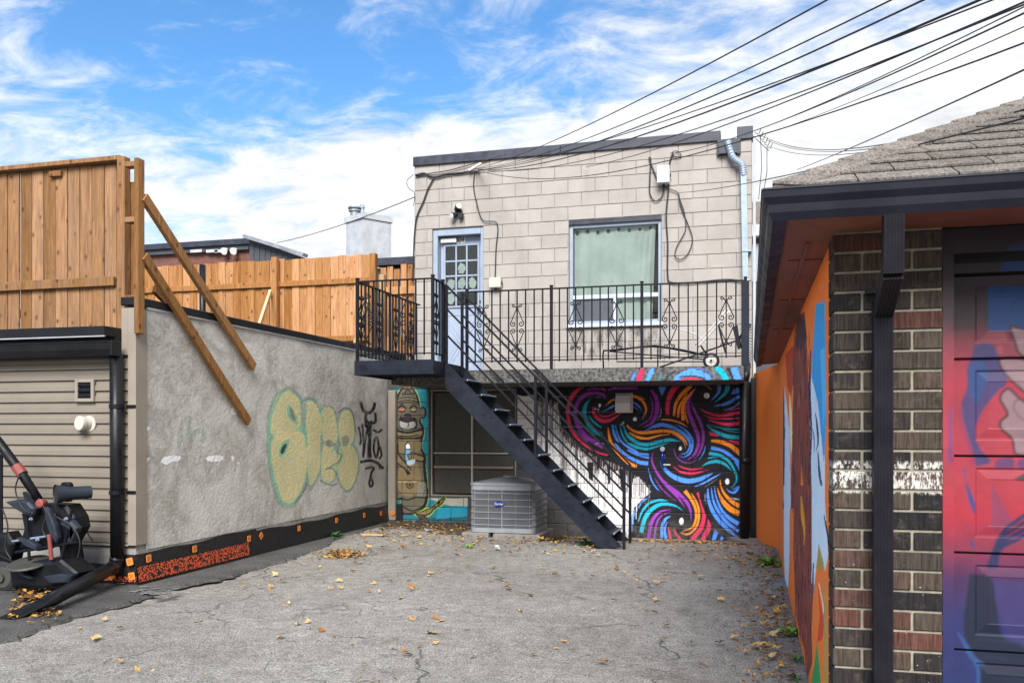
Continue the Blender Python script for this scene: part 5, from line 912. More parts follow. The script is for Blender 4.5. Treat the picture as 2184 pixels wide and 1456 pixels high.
def flute(p, q, w, dpt, nm, up=(0, 1, 0)):
    p, q = Vector(p), Vector(q); d_ = (q-p).normalized(); a_ = d_.cross(Vector(up)).normalized(); b_ = a_.cross(d_).normalized(); prof = []
    for k in range(13): t = -w/2+w*k/12; prof.append((t, -dpt/2-(.0035 if k % 2 else 0)))
    prof += [(w/2, dpt/2), (-w/2, dpt/2)]; n = len(prof); mb = MB(); mb.v = [tuple(c_+a_*u+b_*v_) for c_ in (p, q) for u, v_ in prof]; mb.f = [(i, (i+1) % n, n+(i+1) % n, n+i) for i in range(n)]+[tuple(range(n))[::-1], tuple(range(n, 2*n))]; return mb.build(nm, 'downspout_paint', gu)
z1, z2 = onY(1900, 585, 3.42).z, onY(1880, 665, 3.66).z; wd = dx1-dx0
flute((tc_, 3.41, 2.215), (tc_, 3.42, z1), wd, .06, 'outlet'); flute((tc_, 3.42, z1+.01), (dc, 3.665, z2), wd*.98, .06, 'offset_elbow'); flute((dc, 3.672, z2+.02), (dc, 3.672, .02), wd, .062, 'down_pipe')
for k in range(4): z = z2+.004+.011*k; MB().box((dx0-.003, 3.628, z), (dx1+.003, 3.71, z+.005)).build('crimp', 'downspout_paint', gu)
MB().box((dx0-.02, 3.70, 1.98), (dx1+.02, 3.749, 2.0)).build('strap', 'downspout_paint', gu)
# roof
P0 = Vector((.10, 3.40, 2.335)); ST = .54
MB().add([(P0.x, P0.y, P0.z-.012), (6, P0.y, P0.z-.012), (6, P0.y+2.4, P0.z+ST*2.4-.012), (P0.x+2.4, P0.y+2.4, P0.z+ST*2.4-.012), (P0.x, 11.2, P0.z-.012), (P0.x+2.4, 11.2, P0.z+ST*2.4-.012)], [(0, 1, 2, 3), (0, 3, 5, 4)]).build('roof_deck', 'shingle', ga)
MB().box((P0.x+.0, P0.y-.012, P0.z-.016), (5, P0.y+.03, P0.z-.004)).build('drip_edge', 'garage_trim', ga)
ex = .118; j = 0
while j*ex < 1.9:
    y0, y1 = P0.y-.015+j*ex, P0.y-.015+j*ex+ex*1.25; off = (j % 2)*.165+random.uniform(-.03, .03)-.4; x = P0.x+off
    while x < 3.6:
        x0_, x1_ = x+.0025, x+.33-.0025; x += .33; xh0, xh1 = P0.x-.005+(y0-P0.y), P0.x-.005+(y1-P0.y)
        if x1_ < xh0+.03: continue
        a0, a1 = max(x0_, xh0), max(x0_, xh1); a1 = min(a1, x1_)
        zl = lambda yy: P0.z+ST*(yy-P0.y); lift = .017+random.uniform(0, .002); mb = MB(); low = [(a0, y0, zl(y0)+lift), (x1_, y0, zl(y0)+lift), (x1_, y1, zl(y1)+.003), (a1, y1, zl(y1)+.003)]
        mb.prism(low, (0, .002, -.007)); mb.build('shingle', 'shingle', ga)
    j += 1
k = 0
while k*.125 < 2.0:
    p, q = P0+Vector((1, 1, ST))*(k*.125-.02), P0+Vector((1, 1, ST))*(k*.125+.17); up_ = Vector((0, 0, 1)); w_ = .12; lf = .022
    mb = MB(); vs = []
    for c_, l_ in ((p, lf), (q, lf-.012)): vs += [c_+Vector((-.0, w_, ST*.0+.0))*1.0+Vector((0, 0, l_)), c_+Vector((0, 0, l_+.014)), c_+Vector((w_, 0, 0))+Vector((0, 0, l_))]
    vs2 = [v-Vector((0, 0, .010)) for v in vs]; mb.add(vs+vs2, [(0, 3, 4, 1), (1, 4, 5, 2), (6, 7, 10, 9), (7, 8, 11, 10), (0, 1, 7, 6), (1, 2, 8, 7), (3, 9, 10, 4), (4, 10, 11, 5), (0, 6, 9, 3), (2, 5, 11, 8)]); mb.build('hip_shingle', 'shingle', ga); k += 1
# painted garage door
DC = Canvas(1995, 430, 2640, 1490, 1.5); rows = np.arange(DC.h)/DC.k+DC.y0
ks = [430, 560, 680, 740, 820, 1000, 1100, 1170, 1235, 1320, 1480]; kc = np.array([lin(c) for c in ((46, 32, 46), (56, 40, 50), (84, 56, 70), (178, 70, 92), (214, 60, 84), (220, 72, 92), (224, 54, 78), (168, 58, 92), (88, 50, 110), (54, 56, 128), (40, 60, 128))])
DC.a[..., 3] = 1
for i in range(3): DC.a[..., i] = np.interp(rows, ks, kc[:, i])[:, None]
DC.frame(1980, 440, 2.6)
DC.poly([(400,365),(420,300),(470,230),(530,205),(700,190),(1000,210),(1000,365)], (20, 78, 150)); DC.poly([(330,440),(800,440),(800,690),(330,690)], (24, 84, 158)); DC.poly([(120,300),(250,380),(260,680),(130,690)], (60, 50, 54), .6)
DC.poly([(255,770),(330,755),(385,800),(395,850),(430,920),(430,985),(380,1030),(290,1150),(262,1250),(285,1340),(345,1415),(250,1432),(215,1320),(172,1190),(180,1100),(215,1000),(215,900),(240,830)], (66, 72, 140), .92, True); DC.poly([(225,880),(300,850),(330,930),(270,1090),(225,1010)], (40, 92, 160), .8, True); DC.poly([(115,1070),(175,1060),(200,1200),(260,1440),(130,1440)], (206, 60, 90), .7, True); DC.ell(395, 795, 20, 24, (210, 90, 110)); DC.poly([(262,755),(330,695),(430,695),(440,750)], (196, 104, 116), .8)
FCC = (184, 150, 158)
for P_ in ([(450,660),(530,680),(680,690),(760,860),(530,830),(480,750)], [(385,850),(430,838),(530,848),(700,900),(700,1060),(560,1040),(490,990),(420,920)], [(410,1030),(450,1012),(530,1080),(720,1150),(720,1400),(530,1380),(480,1366),(465,1290),(405,1232),(402,1190),(440,1150),(400,1072)]):
    DC.poly(P_, FCC, .95, True); DC.line(P_+[P_[0]], 13, (72, 36, 52))
DC.line([(470,1120),(490,1075),(560,1060)], 6, (110, 70, 84)); DC.line([(470,1120),(520,1180),(600,1200)], 6, (110, 70, 84)); DC.line([(468,545),(490,520),(560,480)], 5, (20, 44, 84)); DC.line([(468,585),(466,548)], 5, (20, 44, 84)); DC.line([(115,1120),(122,1420)], 13, (76, 84, 176), .8)
DC.frame(1980, 920, 2.716)
DC.poly([(395,160),(480,150),(495,205),(390,208)], (84, 72, 140), .8, True); DC.poly([(522,160),(700,150),(700,215),(525,215)], (84, 72, 140), .8, True); DC.poly([(490,275),(560,240),(700,230),(700,290),(540,285)], (60, 46, 60)); DC.poly([(365,300),(480,500),(470,570),(365,560)], (170, 72, 116), .8); DC.line([(205,210),(215,275)], 14, (100, 90, 160), .8); DC.stroke([(215,290,8),(250,400,30),(268,475,10)], (66, 84, 160)); DC.stroke([(240,620,8),(262,665,24)], (84, 80, 150))
for d_ in (0, 45, 90, 130): DC.stroke([(640,430+d_*.9,26),(520,510+d_*.85,24),(420,600+d_*.6,22),(345+d_*.35,790,20)], (36, 50, 112) if d_ % 2 == 0 else (60, 44, 92))
DC.poly([(240,820),(365,850),(392,1000),(432,1185),(560,1260),(560,1470),(300,1470),(290,1330),(230,1250),(205,1100)], (20, 34, 64), .92, True); DC.poly([(375,850),(560,880),(700,900),(700,1250),(470,1190),(400,1010)], (76, 66, 136), .7, True); DC.stroke([(168,1158,8),(210,1225,24),(260,1310,30),(325,1348,10)], (62, 106, 176)); DC.stroke([(262,1310,14),(287,1380,26),(287,1470,26)], (62, 106, 176)); DC.line([(285,1200),(560,1225)], 8, (60, 64, 96), .7); DC.line([(305,1300),(560,1330)], 8, (50, 56, 84), .7)
DC.frame(0, 0, 1)
for k in range(14):
    x = 2230+random.random()*380; y_ = random.uniform(500, 1400); DC.stroke([(x, y_, 10), (x+random.uniform(20, 90), y_+random.uniform(-90, 90), 40), (x+random.uniform(-60, 160), y_+random.uniform(100, 200), 8)], random.choice(((66, 72, 140), (24, 84, 158), FCC, (60, 36, 60))), .85)
def soften(cv, r_, n_):
    for _ in range(n_):
        for ax in (0, 1):
            cs = np.cumsum(np.pad(cv.a, [(r_+1, r_) if i == ax else (0, 0) for i in range(3)], mode='edge'), axis=ax, dtype=np.float64); w_ = 2*r_+1
            cv.a = ((np.take(cs, np.arange(w_, cs.shape[ax]), ax)-np.take(cs, np.arange(0, cs.shape[ax]-w_), ax))/w_).astype(np.float32)
soften(DC, 3, 2)
YD = 3.85; secz = [-.02, .19, .575, .96, 1.343, 1.727, 2.06]; X_ = np.r_[np.arange(.758, 1.2, .0045), np.arange(1.2, 3.3, .03)]
panels = [(.859+k*.60, 1.36+k*.60) for k in range(4)]
gd = thing('garage_door', (2, YD, 0), 'panelled sectional garage door painted with pink and blue face mural', 'door')
for s0, s1 in zip(secz, secz[1:]):
    Zs = np.linspace(s0+.003, s1-.003, max(6, int((s1-s0)/.0045))); XX, ZZ = np.meshgrid(X_, Zs); dep = np.zeros_like(XX)
    for a_, b_ in panels:
        e_ = np.minimum(np.minimum(XX-a_, b_-XX), np.minimum(ZZ-(s0+.065), (s1-.045)-ZZ)); dep = np.where(e_ > 0, np.where(e_ < .006, .006*e_/.006, np.where(e_ < .045, .006-.006*(e_-.006)/.039*.9, .002)), dep)
    ed_ = np.minimum(ZZ-s0, s1-ZZ); dep = np.where(ed_ < .006, .006, dep); P = np.stack([XX, YD+dep, ZZ], -1); mb = MB().grid(P); mb.col = DC.at(np.array(mb.v)); mb.build('door_section', 'door_mural', gd)
MB().box((.74, YD+.02, -.05), (3.4, YD+.04, 2.2)).build('door_back', 'interior', gd); MB().box((XP1, YG+.17, 2.05), (5, YG+.3, 2.5)).box((3.302, YG, -.1), (5, YG+.15, 2.23)).build('front_wall', 'garage_trim', ga)
def painted_box(a, b, nm, step=.012):
    xs_ = np.linspace(a[0], b[0], max(2, int((b[0]-a[0])/step)+1)); zs_ = np.linspace(a[2], b[2], max(2, int((b[2]-a[2])/step)+1)); XX, ZZ = np.meshgrid(xs_, zs_); mb = MB().grid(np.stack([XX, np.full_like(XX, a[1]), ZZ], -1)); mb.col = DC.at(np.array(mb.v)); n0 = len(mb.v)
    for xx, fl_ in ((a[0], 0), (b[0], 1)):
        Yq, Zq = np.meshgrid([a[1], b[1]], zs_); mb.grid(np.stack([np.full_like(Yq, xx), Yq, Zq], -1))
    mb.col = np.vstack([mb.col, DC.at(np.array(mb.v[n0:]))]); return mb.build(nm, 'door_mural', gd)
painted_box((XP1+.002, YG+.01, -.02), (XP1+.042, YG+.14, 2.13), 'door_jamb'); painted_box((XP1+.044, YD-.035, 2.062), (3.3, YD+.01, 2.10), 'head_stop'); painted_box((XP1+.002, YG+.02, 2.132), (3.3, YD+.02, 2.23), 'door_head', .03)

# ================================================================== WALL FIXTURES ON THE BLOCK BUILDING
lp_ = onY(980, 453, YF); sec = thing('security_light', (lp_.x, YF, lp_.z-.1), 'black twin lamp security light above the upstairs door', 'light')
MB().lathe((lp_.x, YF, lp_.z), (0, -1, 0), [(0, .05), (.03, .05), (.035, .03)], 14).build('base', 'rubber', sec); MB().lathe((lp_.x-.02, YF-.05, lp_.z+.05), (.6, -.7, .3), [(-.04, .035), (.03, .045), (.07, .05)], 14).build('lamp_head', 'rubber', sec); h_ = MB().lathe((lp_.x-.05, YF-.06, lp_.z-.05), (-.5, -.8, -.35), [(-.03, .03), (.04, .045), (.07, .048)], 14).build('lamp_head', 'rubber', sec); MB().lathe((lp_.x-.088, YF-.116, lp_.z-.076), (-.5, -.8, -.35), [(0, .042), (.006, .036)], 14).build('lens', 'white_plastic', h_); MB().lathe((lp_.x+.026, YF-.10, lp_.z+.073), (.6, -.7, .3), [(0, .044), (.006, .038)], 14).build('lens', 'white_plastic', sec); MB().cbox((lp_.x+.005, YF-.09, lp_.z-.11), (lp_.x+.075, YF-.02, lp_.z-.03)).build('sensor', 'rubber', sec)
def wallbox(name, pa, pb, dpt, mt, label, cat, lid=True):
    a_, b_ = onY(*pa, YF-dpt), onY(*pb, YF-dpt); x0_, x1_, z0_, z1_ = min(a_.x, b_.x), max(a_.x, b_.x), min(a_.z, b_.z), max(a_.z, b_.z); t = thing(name, ((x0_+x1_)/2, YF, z0_), label, cat)
    MB().cbox((x0_, YF-dpt, z0_), (x1_, YF, z1_), .008).build('case', mt, t)
    if lid: MB().cbox((x0_-.006, YF-dpt-.012, z0_+.006), (x1_+.006, YF-dpt-.001, z1_+.006), .004).build('cover', mt, t)
    MB().cbox((x1_+.007, YF-dpt*.6, (z0_+z1_)/2-.02), (x1_+.02, YF-dpt*.3, (z0_+z1_)/2+.025)).build('latch', 'rubber', t); MB().lathe(((x0_+x1_)/2, YF-dpt/2, z0_), (0, 0, -1), [(0, .018), (.03, .016)], 10).build('cable_gland', 'rubber', t)
wallbox('utility_box', (1402, 391), (1427, 353), .14, 'box_grey', 'grey utility box high on the block wall above the window', 'box'); wallbox('doorbell_box', (1044, 614), (1067, 592), .09, 'box_beige', 'small beige electrical box on the wall right of the upstairs door', 'box')
a_, b_ = onY(1311, 879, YF-.1), onY(1345, 839, YF-.1); vh = thing('vent_hood', ((a_.x+b_.x)/2, YF, a_.z), 'white dryer vent hood on the swirl mural', 'vent')
MB().cbox((a_.x, YF-.016, a_.z-.005), (b_.x+.02, YF-.001, b_.z+.01), .004).build('back_plate', 'white_plastic', vh); mb = MB(); mb.prism([(a_.x+.01, YF-.0165, b_.z-.005), (a_.x+.01, YF-.08, b_.z-.02), (a_.x+.01, YF-.13, (a_.z+b_.z)/2), (a_.x+.01, YF-.125, a_.z+.015), (a_.x+.01, YF-.0165, a_.z+.015)], (b_.x-a_.x-.01, 0, 0)); mb.build('hood', 'white_plastic', vh)
sp0, sp1 = onY(1413, 960, YF-.05), onY(1415, 992, YF-.05); sg = thing('wall_spigot', (sp0.x, YF, sp1.z), 'small blue painted spigot pipe fixed to the swirl mural', 'pipe'); MB().tube([(sp0.x, YF-.04, sp0.z), (sp0.x-.005, YF-.045, (sp0.z+sp1.z)/2), (sp1.x, YF-.04, sp1.z)], .028, 12).build('pipe_stub', 'badge_blue', sg, True); MB().tube([(sp1.x, YF-.06, sp1.z+.01), (sp1.x+.1, YF-.07, sp1.z+.01)], .012, 8).build('handle', 'hub_white', sg); MB().lathe((sp0.x, YF-.03, sp0.z+.02), (0, -1, 0), [(0, .035), (.04, .035), (.045, .02)], 12).build('cap', 'box_grey', sg)
# cables clipped to the wall
CABLES = [('black cable bundle along the top left of the block wall', [(886, 374), (905, 370), (925, 378), (955, 372), (990, 368), (1015, 361)], .016), ('second black cable sagging beside the bundle at the top left corner', [(888, 376), (910, 371), (955, 364), (1000, 352), (1080, 330)], .008), ('black cable running down the left edge of the block wall', [(925, 380), (912, 405), (903, 430), (889, 462), (884, 500), (882, 548), (880, 600)], .012), ('thin cable looping out past the upper left corner', [(882, 372), (868, 386), (872, 402), (884, 412), (882, 440)], .005), ('black cable dropping from the clamp to the box beside the door', [(1013, 364), (1010, 395), (1016, 430), (1028, 468), (1046, 472), (1058, 474), (1062, 490), (1058, 530), (1056, 592)], .008), ('black cable running down right of the window to the railing', [(1436, 326), (1428, 350), (1426, 400), (1421, 460), (1424, 520), (1424, 585), (1432, 602), (1480, 602), (1530, 597), (1560, 596), (1588, 600)], .011), ('looped black cable hanging left of the utility box', [(1402, 385), (1388, 348), (1384, 338), (1388, 340), (1386, 380), (1386, 412), (1396, 428), (1408, 424), (1414, 412), (1414, 392)], .009), ('long loop of black cable hanging right of the window', [(1415, 398), (1430, 404), (1446, 412), (1452, 440), (1468, 480), (1477, 510), (1468, 540), (1452, 553), (1440, 546), (1444, 525), (1462, 490), (1460, 455), (1450, 425), (1448, 414)], .007), ('thin cable tangle at the upper right roof corner', [(1430, 328), (1440, 322), (1450, 326), (1452, 334), (1440, 334), (1434, 327)], .006)]
for lab, pts, r_ in CABLES:
    q = spline([tuple(onY(x, y, YF-.03)) for x, y in pts], 6); tag(MB().tube(q, r_, 6).build('wall_cable', 'cable', None, True), lab, 'cable')
cl = onY(1012, 361, YF-.04); tag(MB().cbox((cl.x-.09, YF-.06, cl.z-.03), (cl.x+.07, YF, cl.z+.01)).bar(cl+Vector((-.08, -.03, -.02)), cl+Vector((.12, -.06, .06)), .03).build('cable_clamp', 'hub_white'), 'pale cable clamp holding the bundle near the top left', 'clamp')
# overhead wires
def wire(lab, a, b, ya=YF-.05, yb=4.2, r_=.0075, sag=.25, ext=1.25, n=26):
    A, B = onY(*a, ya), onY(*b, yb); B = A+(B-A)*ext; pts = [A.lerp(B, t)-Vector((0, 0, sag*.45*4*t*(1-t))) for t in np.linspace(0, 1, n)]
    tag(MB().tube(pts, r_*.52, 6).build('overhead_wire', 'cable', None, True), lab, 'wire')
wire('uppermost overhead wire from the clamp to the top edge of the sky', (1015, 360), (1705, -8), r_=.008, sag=.30); wire('overhead wire second from the top fanning right from the clamp', (1018, 360), (1800, -8), sag=.42); wire('overhead wire third from the top fanning right from the clamp', (1020, 362), (1845, -10), r_=.009, sag=.5)
wire('overhead wire ending at the top left corner of the block wall', (888, 372), (1920, -10), r_=.007, sag=.62); wire('thick overhead wire crossing the flashing towards the clamp', (1022, 363), (1925, -6), r_=.011, sag=.55); wire('overhead wire crossing the middle of the flashing', (1040, 364), (2012, -8), sag=.62); wire('overhead wire sagging lowest across the block wall', (1030, 366), (2090, -8), r_=.008, sag=.95); wire('overhead wire reaching the right part of the flashing', (1250, 356), (2110, -6), r_=.009, sag=.30); wire('thin overhead wire ending above the utility box', (1440, 325), (2130, -8), r_=.006, sag=.35); wire('dark overhead wire ending above the utility box', (1442, 326), (2170, -8), r_=.009, sag=.30)
wire('overhead wire from the roof corner to the right edge of the sky', (1618, 290), (2184, 40), sag=.12, r_=.006)
wire('upper slack wire from the roof corner over the garage roof', (1622, 288), (2184, 140), sag=.65, r_=.007); wire('middle slack wire from the roof corner over the garage roof', (1634, 298), (2184, 168), sag=.55, r_=.006); wire('lower slack wire from the roof corner over the garage roof', (1640, 312), (2184, 176), sag=.5, r_=.006)
wire('black service wire running from the utility loop across the garage shingles', (1447, 411), (2184, 240), yb=3.0, sag=.12, r_=.007, ext=1.1); wire('straight dark wire passing above the garage hip', (1700, 362), (2184, 142), ya=12, yb=3.6, sag=.05, r_=.008, ext=1.2)
A, B = onY(1015, 363, YF-.05), onY(590, 518, 20.3); tag(MB().tube([A.lerp(B, t)-Vector((0, 0, .12*4*t*(1-t))) for t in np.linspace(0, 1, 16)], .008, 6).build('overhead_wire', 'cable', None, True), 'single wire running left from the clamp past the chimney', 'wire')
for k, (pa_, pb_, lab) in enumerate((((1622, 290), (1618, 425), 'thin dangling wire left of the wire knot by the roof corner'), ((1636, 312), (1626, 425), 'thin dangling wire right of the wire knot by the roof corner'))):
    A, B = onY(*pa_, YF+.2), onY(*pb_, YF+.2); tag(MB().tube([A, A.lerp(B, .5)+Vector((.03, 0, 0)), B], .005, 5).build('hanging_wire', 'cable'), lab, 'wire')
kn = MB()
for k in range(6): p_ = onY(1610+k*5, 283+k*6, YF+.1); kn.tube([p_, p_+Vector((.05, 0, -.03)), p_+Vector((.08, 0, .04))], .006, 6)
kn.tube([onY(1606, 290, YF+.1), onY(1640, 322, YF+.1)], .006, 5); tag(kn.build('wire_splice', 'cable'), 'knot of black wire splices hanging off the roof corner', 'wire')

# ================================================================== CLUTTER ON THE BALCONY
YU = 12.0; B_ = lambda x, y, yy=YU: onY(x, y, yy)
ct = thing('garden_cart', (B_(1420, 780).x, YU, ZS1), 'rusty folded tube frame cart with one wheel lying on the balcony', 'cart')
zf = ZS1+.01
def tb(pts, r_, nm, mt='black_metal', par=None): MB().tube(spline([tuple(p) for p in pts], 5), r_, 7).build(nm, mt, par or ct, True)
tb([B_(1287, 785), B_(1287, 750), B_(1300, 747), B_(1395, 737)], .011, 'frame_tube'); tb([B_(1395, 737), B_(1450, 745), B_(1505, 757)], .012, 'frame_tube'); tb([B_(1300, 749), B_(1400, 758), B_(1500, 766)], .009, 'frame_tube'); tb([B_(1300, 749, 12.3), B_(1395, 739, 12.3), B_(1500, 757, 12.3)], .011, 'frame_tube'); tb([B_(1403, 739), B_(1403, 782)], .009, 'leg'); tb([B_(1315, 771), B_(1500, 771)], .008, 'cross_bar'); tb([B_(1305, 748), B_(1305, 748, 12.3)], .011, 'cross_bar'); tb([B_(1395, 738), B_(1395, 738, 12.3)], .011, 'cross_bar')
tb([B_(1488, 740), B_(1520, 705), B_(1556, 662)], .014, 'handle_bar', 'hub_white'); tb([B_(1482, 736), B_(1516, 700), B_(1551, 658)], .010, 'handle_bar', 'hub_white'); tb([B_(1400, 735), B_(1408, 712), B_(1430, 700), B_(1470, 708), B_(1495, 720), B_(1515, 745)], .008, 'hoop', 'box_grey'); tb([B_(1532, 690), B_(1540, 725), B_(1548, 752)], .014, 'grip', 'rubber')
wc = B_(1517, 766); wc.z = ZS1+.108; MB().lathe(wc+Vector((0, .03, 0)), (0, -1, 0), [(0, .075), (.005, .10), (.02, .108), (.04, .108), (.055, .10), (.06, .075)], 28).build('tyre', 'rubber', ct, True); hb = MB().lathe(wc+Vector((0, -.031, 0)), (0, -1, 0), [(0, .072), (.004, .07), (.005, .03), (.015, .028)], 24).build('wheel_hub', 'hub_white', ct); MB().lathe(wc+Vector((0, -.046, 0)), (0, -1, 0), [(0, .016), (.02, .012)], 10).build('axle_cap', 'rubber', hb)
tb([wc+Vector((.0, .05, .0)), B_(1500, 745), B_(1495, 737)], .012, 'fork')
rk = thing('leaf_rake', (B_(1500, 780, 11.75).x, 11.75, ZS1), 'black leaf rake leaning with its fan head against the balcony end post', 'rake')
A, B = B_(1407, 783, 11.7), B_(1572, 726, 11.75); A.z = max(A.z, ZS1+.012); MB().tube([A, B], .012, 8).build('shaft', 'rubber', rk); hd = MB()
for k in range(16):
    an = R(-60+8*k); e_ = B+Vector((.05+.12*math.cos(an*.6), -.02, .30*math.sin(an)-.02)); hd.tube([B, B.lerp(e_, .8), e_+Vector((.02, -.02, -.03))], .004, 4)
hd.build('tines', 'black_metal', rk); MB().prism([B_(1562, 698, 11.74), B_(1573, 692, 11.74), B_(1580, 742, 11.74), B_(1574, 746, 11.74)], (0, .02, 0)).build('head_plate', 'blue_grey_plastic', rk)

# ================================================================== BLACK MACHINE PARTS BY THE SIDING
mc = thing('wrecked_machine', (-6.6, 6.45, 0), 'jumble of black machine parts with red fittings and long handle beside the siding', 'machine')
def C_(x, y, Y): return onY(x/3.64, 930+y/3.64, Y)
def bpanel(pts, Y, th, mt, nm, inset=.10, bulge=.014, smooth_=False):
    P_ = [C_(x, y, Y) for x, y in pts]
    if smooth_: P_ = [Vector(p) for p in spline([tuple(p) for p in P_]+[tuple(P_[0])], 4)[:-1]]
    c_ = sum(P_, Vector())/len(P_); n = len(P_); f1 = [c_+(p-c_)*(1-inset)+Vector((0, -bulge, 0)) for p in P_]; f2 = [c_+(p-c_)*(1-inset*3)+Vector((0, -bulge*1.6, 0)) for p in P_]; bk = [p+Vector((0, th, 0)) for p in P_]
    mb = MB(); mb.v = [tuple(p) for p in bk+P_+f1+f2]; mb.f = [(r*n+i, r*n+(i+1) % n, (r+1)*n+(i+1) % n, (r+1)*n+i) for r in range(3) for i in range(n)]+[tuple(range(3*n, 4*n)), tuple(range(n))[::-1]]
    return mb.build(nm, mt, mc, False)
YM = 6.35
MB().tube([C_(-120, -90, YM), C_(0, 62, YM), C_(150, 262, YM), C_(300, 490, YM)], [.042, .044, .042, .036], 14).build('handle', 'black_plastic', mc, True)
MB().tube([C_(128, 232, YM), C_(176, 296, YM)], .048, 14).build('handle_band', 'red_plastic', mc)
MB().tube([C_(8, 140, YM+.1), C_(8, 800, YM+.1)], .018, 8).build('upright', 'black_metal', mc); MB().tube([C_(60, 820, YM+.02), C_(360, 775, YM-.02)], .010, 8).build('rod', 'galvanised', mc); MB().tube([C_(640, 690, YM+.2), C_(720, 812, YM+.22)], .006, 6).build('rod', 'black_metal', mc)
bpanel([(170,600),(330,520),(520,530),(585,630),(600,710),(520,850),(400,830),(300,890),(150,870),(190,720)], YM+.05, .16, 'black_plastic', 'engine_cover'); bpanel([(45,508),(150,488),(235,505),(285,560),(262,625),(205,610),(130,565)], YM-.04, .05, 'blue_grey_plastic', 'fender'); bpanel([(180,430),(240,500),(280,540),(200,500)], YM-.02, .04, 'blue_grey_plastic', 'fender')
bpanel([(350,545),(385,565),(440,700),(458,790),(440,832),(400,780),(352,610)], YM-.06, .03, 'blue_grey_plastic', 'blade'); bpanel([(470,660),(560,650),(610,710),(560,840),(530,830),(600,740)], YM-.02, .04, 'blue_grey_plastic', 'bracket'); bpanel([(130,785),(230,800),(300,850),(290,885),(200,850)], YM-.03, .04, 'blue_grey_plastic', 'bracket')
bpanel([(75,1015),(300,960),(480,955),(610,1060),(560,1165),(350,1195),(95,1165)], YM-.05, .22, 'black_plastic', 'deck'); bpanel([(340,1085),(470,1065),(580,1075),(540,1135),(390,1145)], YM-.10, .03, 'blue_grey_plastic', 'torn_panel'); bpanel([(100,1030),(180,1040),(245,1105),(160,1085)], YM-.12, .03, 'blue_grey_plastic', 'torn_panel'); bpanel([(-80,760),(60,740),(120,830),(80,1000),(-80,1010)], YM+.02, .12, 'black_plastic', 'side_cover'); bpanel([(460,800),(560,760),(600,1020),(480,1010)], YM+.15, .1, 'black_plastic', 'side_cover')
c_ = C_(318, 520, YM-.06); MB().lathe(c_, (.2, -1, .1), [(-.05, .035), (.0, .040), (.025, .036), (.03, .02)], 12).build('pivot_knob', 'red_plastic', mc); a_, b_ = C_(380, 760, YM-.09), C_(400, 955, YM-.09); MB().tube([a_, b_], .018, 10).build('lever', 'red_plastic', mc)
a_, b_ = C_(430, 450, YM-.02), C_(705, 432, YM+.22); MB().tube([a_, a_.lerp(b_, .35), b_], [.085, .06, .055], 18, cap=False).build('exhaust_pipe', 'blue_grey_plastic', mc, True); MB().lathe(a_.lerp(b_, .04), (a_-b_), [(0, .072), (.004, .072)], 18).build('pipe_mouth', 'rubber', mc); a_ = C_(520, 400, YM+.1); MB().cbox(a_-Vector((.05, .04, .12)), a_+Vector((.05, .04, .05)), .02).build('pipe_mount', 'black_plastic', mc)
c_ = C_(225, 985, YM-.05); MB().lathe(c_, (0, -.25, 1), [(-.012, .17), (.0, .178), (.012, .165)], 26).build('disc', 'olive_plastic', mc)

# ================================================================== SOIL, KERB, SCRAPS
xx_, yy_ = np.meshgrid(np.linspace(-5.36, -2.6, 50), np.linspace(11.55, 12.745, 26)); hz_ = smooth((yy_-11.55)/.9)*(.012+.02*smooth((-3.7-xx_)/1.2))*smooth((-2.62-xx_)/.5)+.015*rng.standard_normal(xx_.shape)*smooth((yy_-11.55)/.3); mb = MB().grid(np.stack([xx_, yy_, gz(xx_, yy_)+.004+np.maximum(hz_, 0)], -1)); mb.sm = True
tag(mb.build('soil_heap', 'soil'), 'dark soil and leaf mould heaped along the foot of the wall', None, kind='structure')
mb = MB(); mb.prism([(-.30, 12.55, -.2), (.06, 12.62, -.2), (.30, 11.1, -.2), (.20, 10.9, -.2), (.02, 11.7, -.2)], (0, 0, .17)); tag(mb.build('concrete_kerb', 'concrete_pad'), 'broken concrete kerb at the foot of the orange wall', 'kerb')
p = onZ(795, 1140, .02); tag(MB().cbox((p.x-.16, p.y-.04, .012), (p.x+.16, p.y+.05, .03)).build('wood_scrap', 'wood_pale'), 'pale wood scrap lying by the soil heap', 'plank')
for lab, px_, py_, s_ in (('crumpled white paper on the ground in front of the air conditioner', 1062, 1168, .06), ('white torn paper on the soil heap under the painted figure', 915, 1131, .08)):
    p = onZ(px_, py_, .03); mb = MB(); vs = [(p.x+random.uniform(-1, 1)*s_, p.y+random.uniform(-1, 1)*s_, random.uniform(.02, .02+s_*.7)) for _ in range(9)]; mb.add(vs, [(0, 1, 2), (2, 3, 4), (4, 5, 0), (1, 3, 5), (6, 7, 8), (0, 6, 3)]); tag(mb.build('paper_scrap', 'tape_white'), lab, 'paper')
mb = MB()
for k in range(46):
    xs_ = onZ(322+random.gauss(0, 22)+8, 1262+random.gauss(0, 6), .036); r_ = random.uniform(.006, .03); mb.add([(xs_.x+r_*1.6*math.cos(t), xs_.y+r_*math.sin(t), .0365+.0002*k) for t in np.linspace(0, 6.28, 9)[:-1]], [tuple(range(8))])
tag(mb.build('plaster_spill', 'concrete_pad'), 'flecks of pale plaster splashed on the dark asphalt at the wall corner', None, kind='stuff')

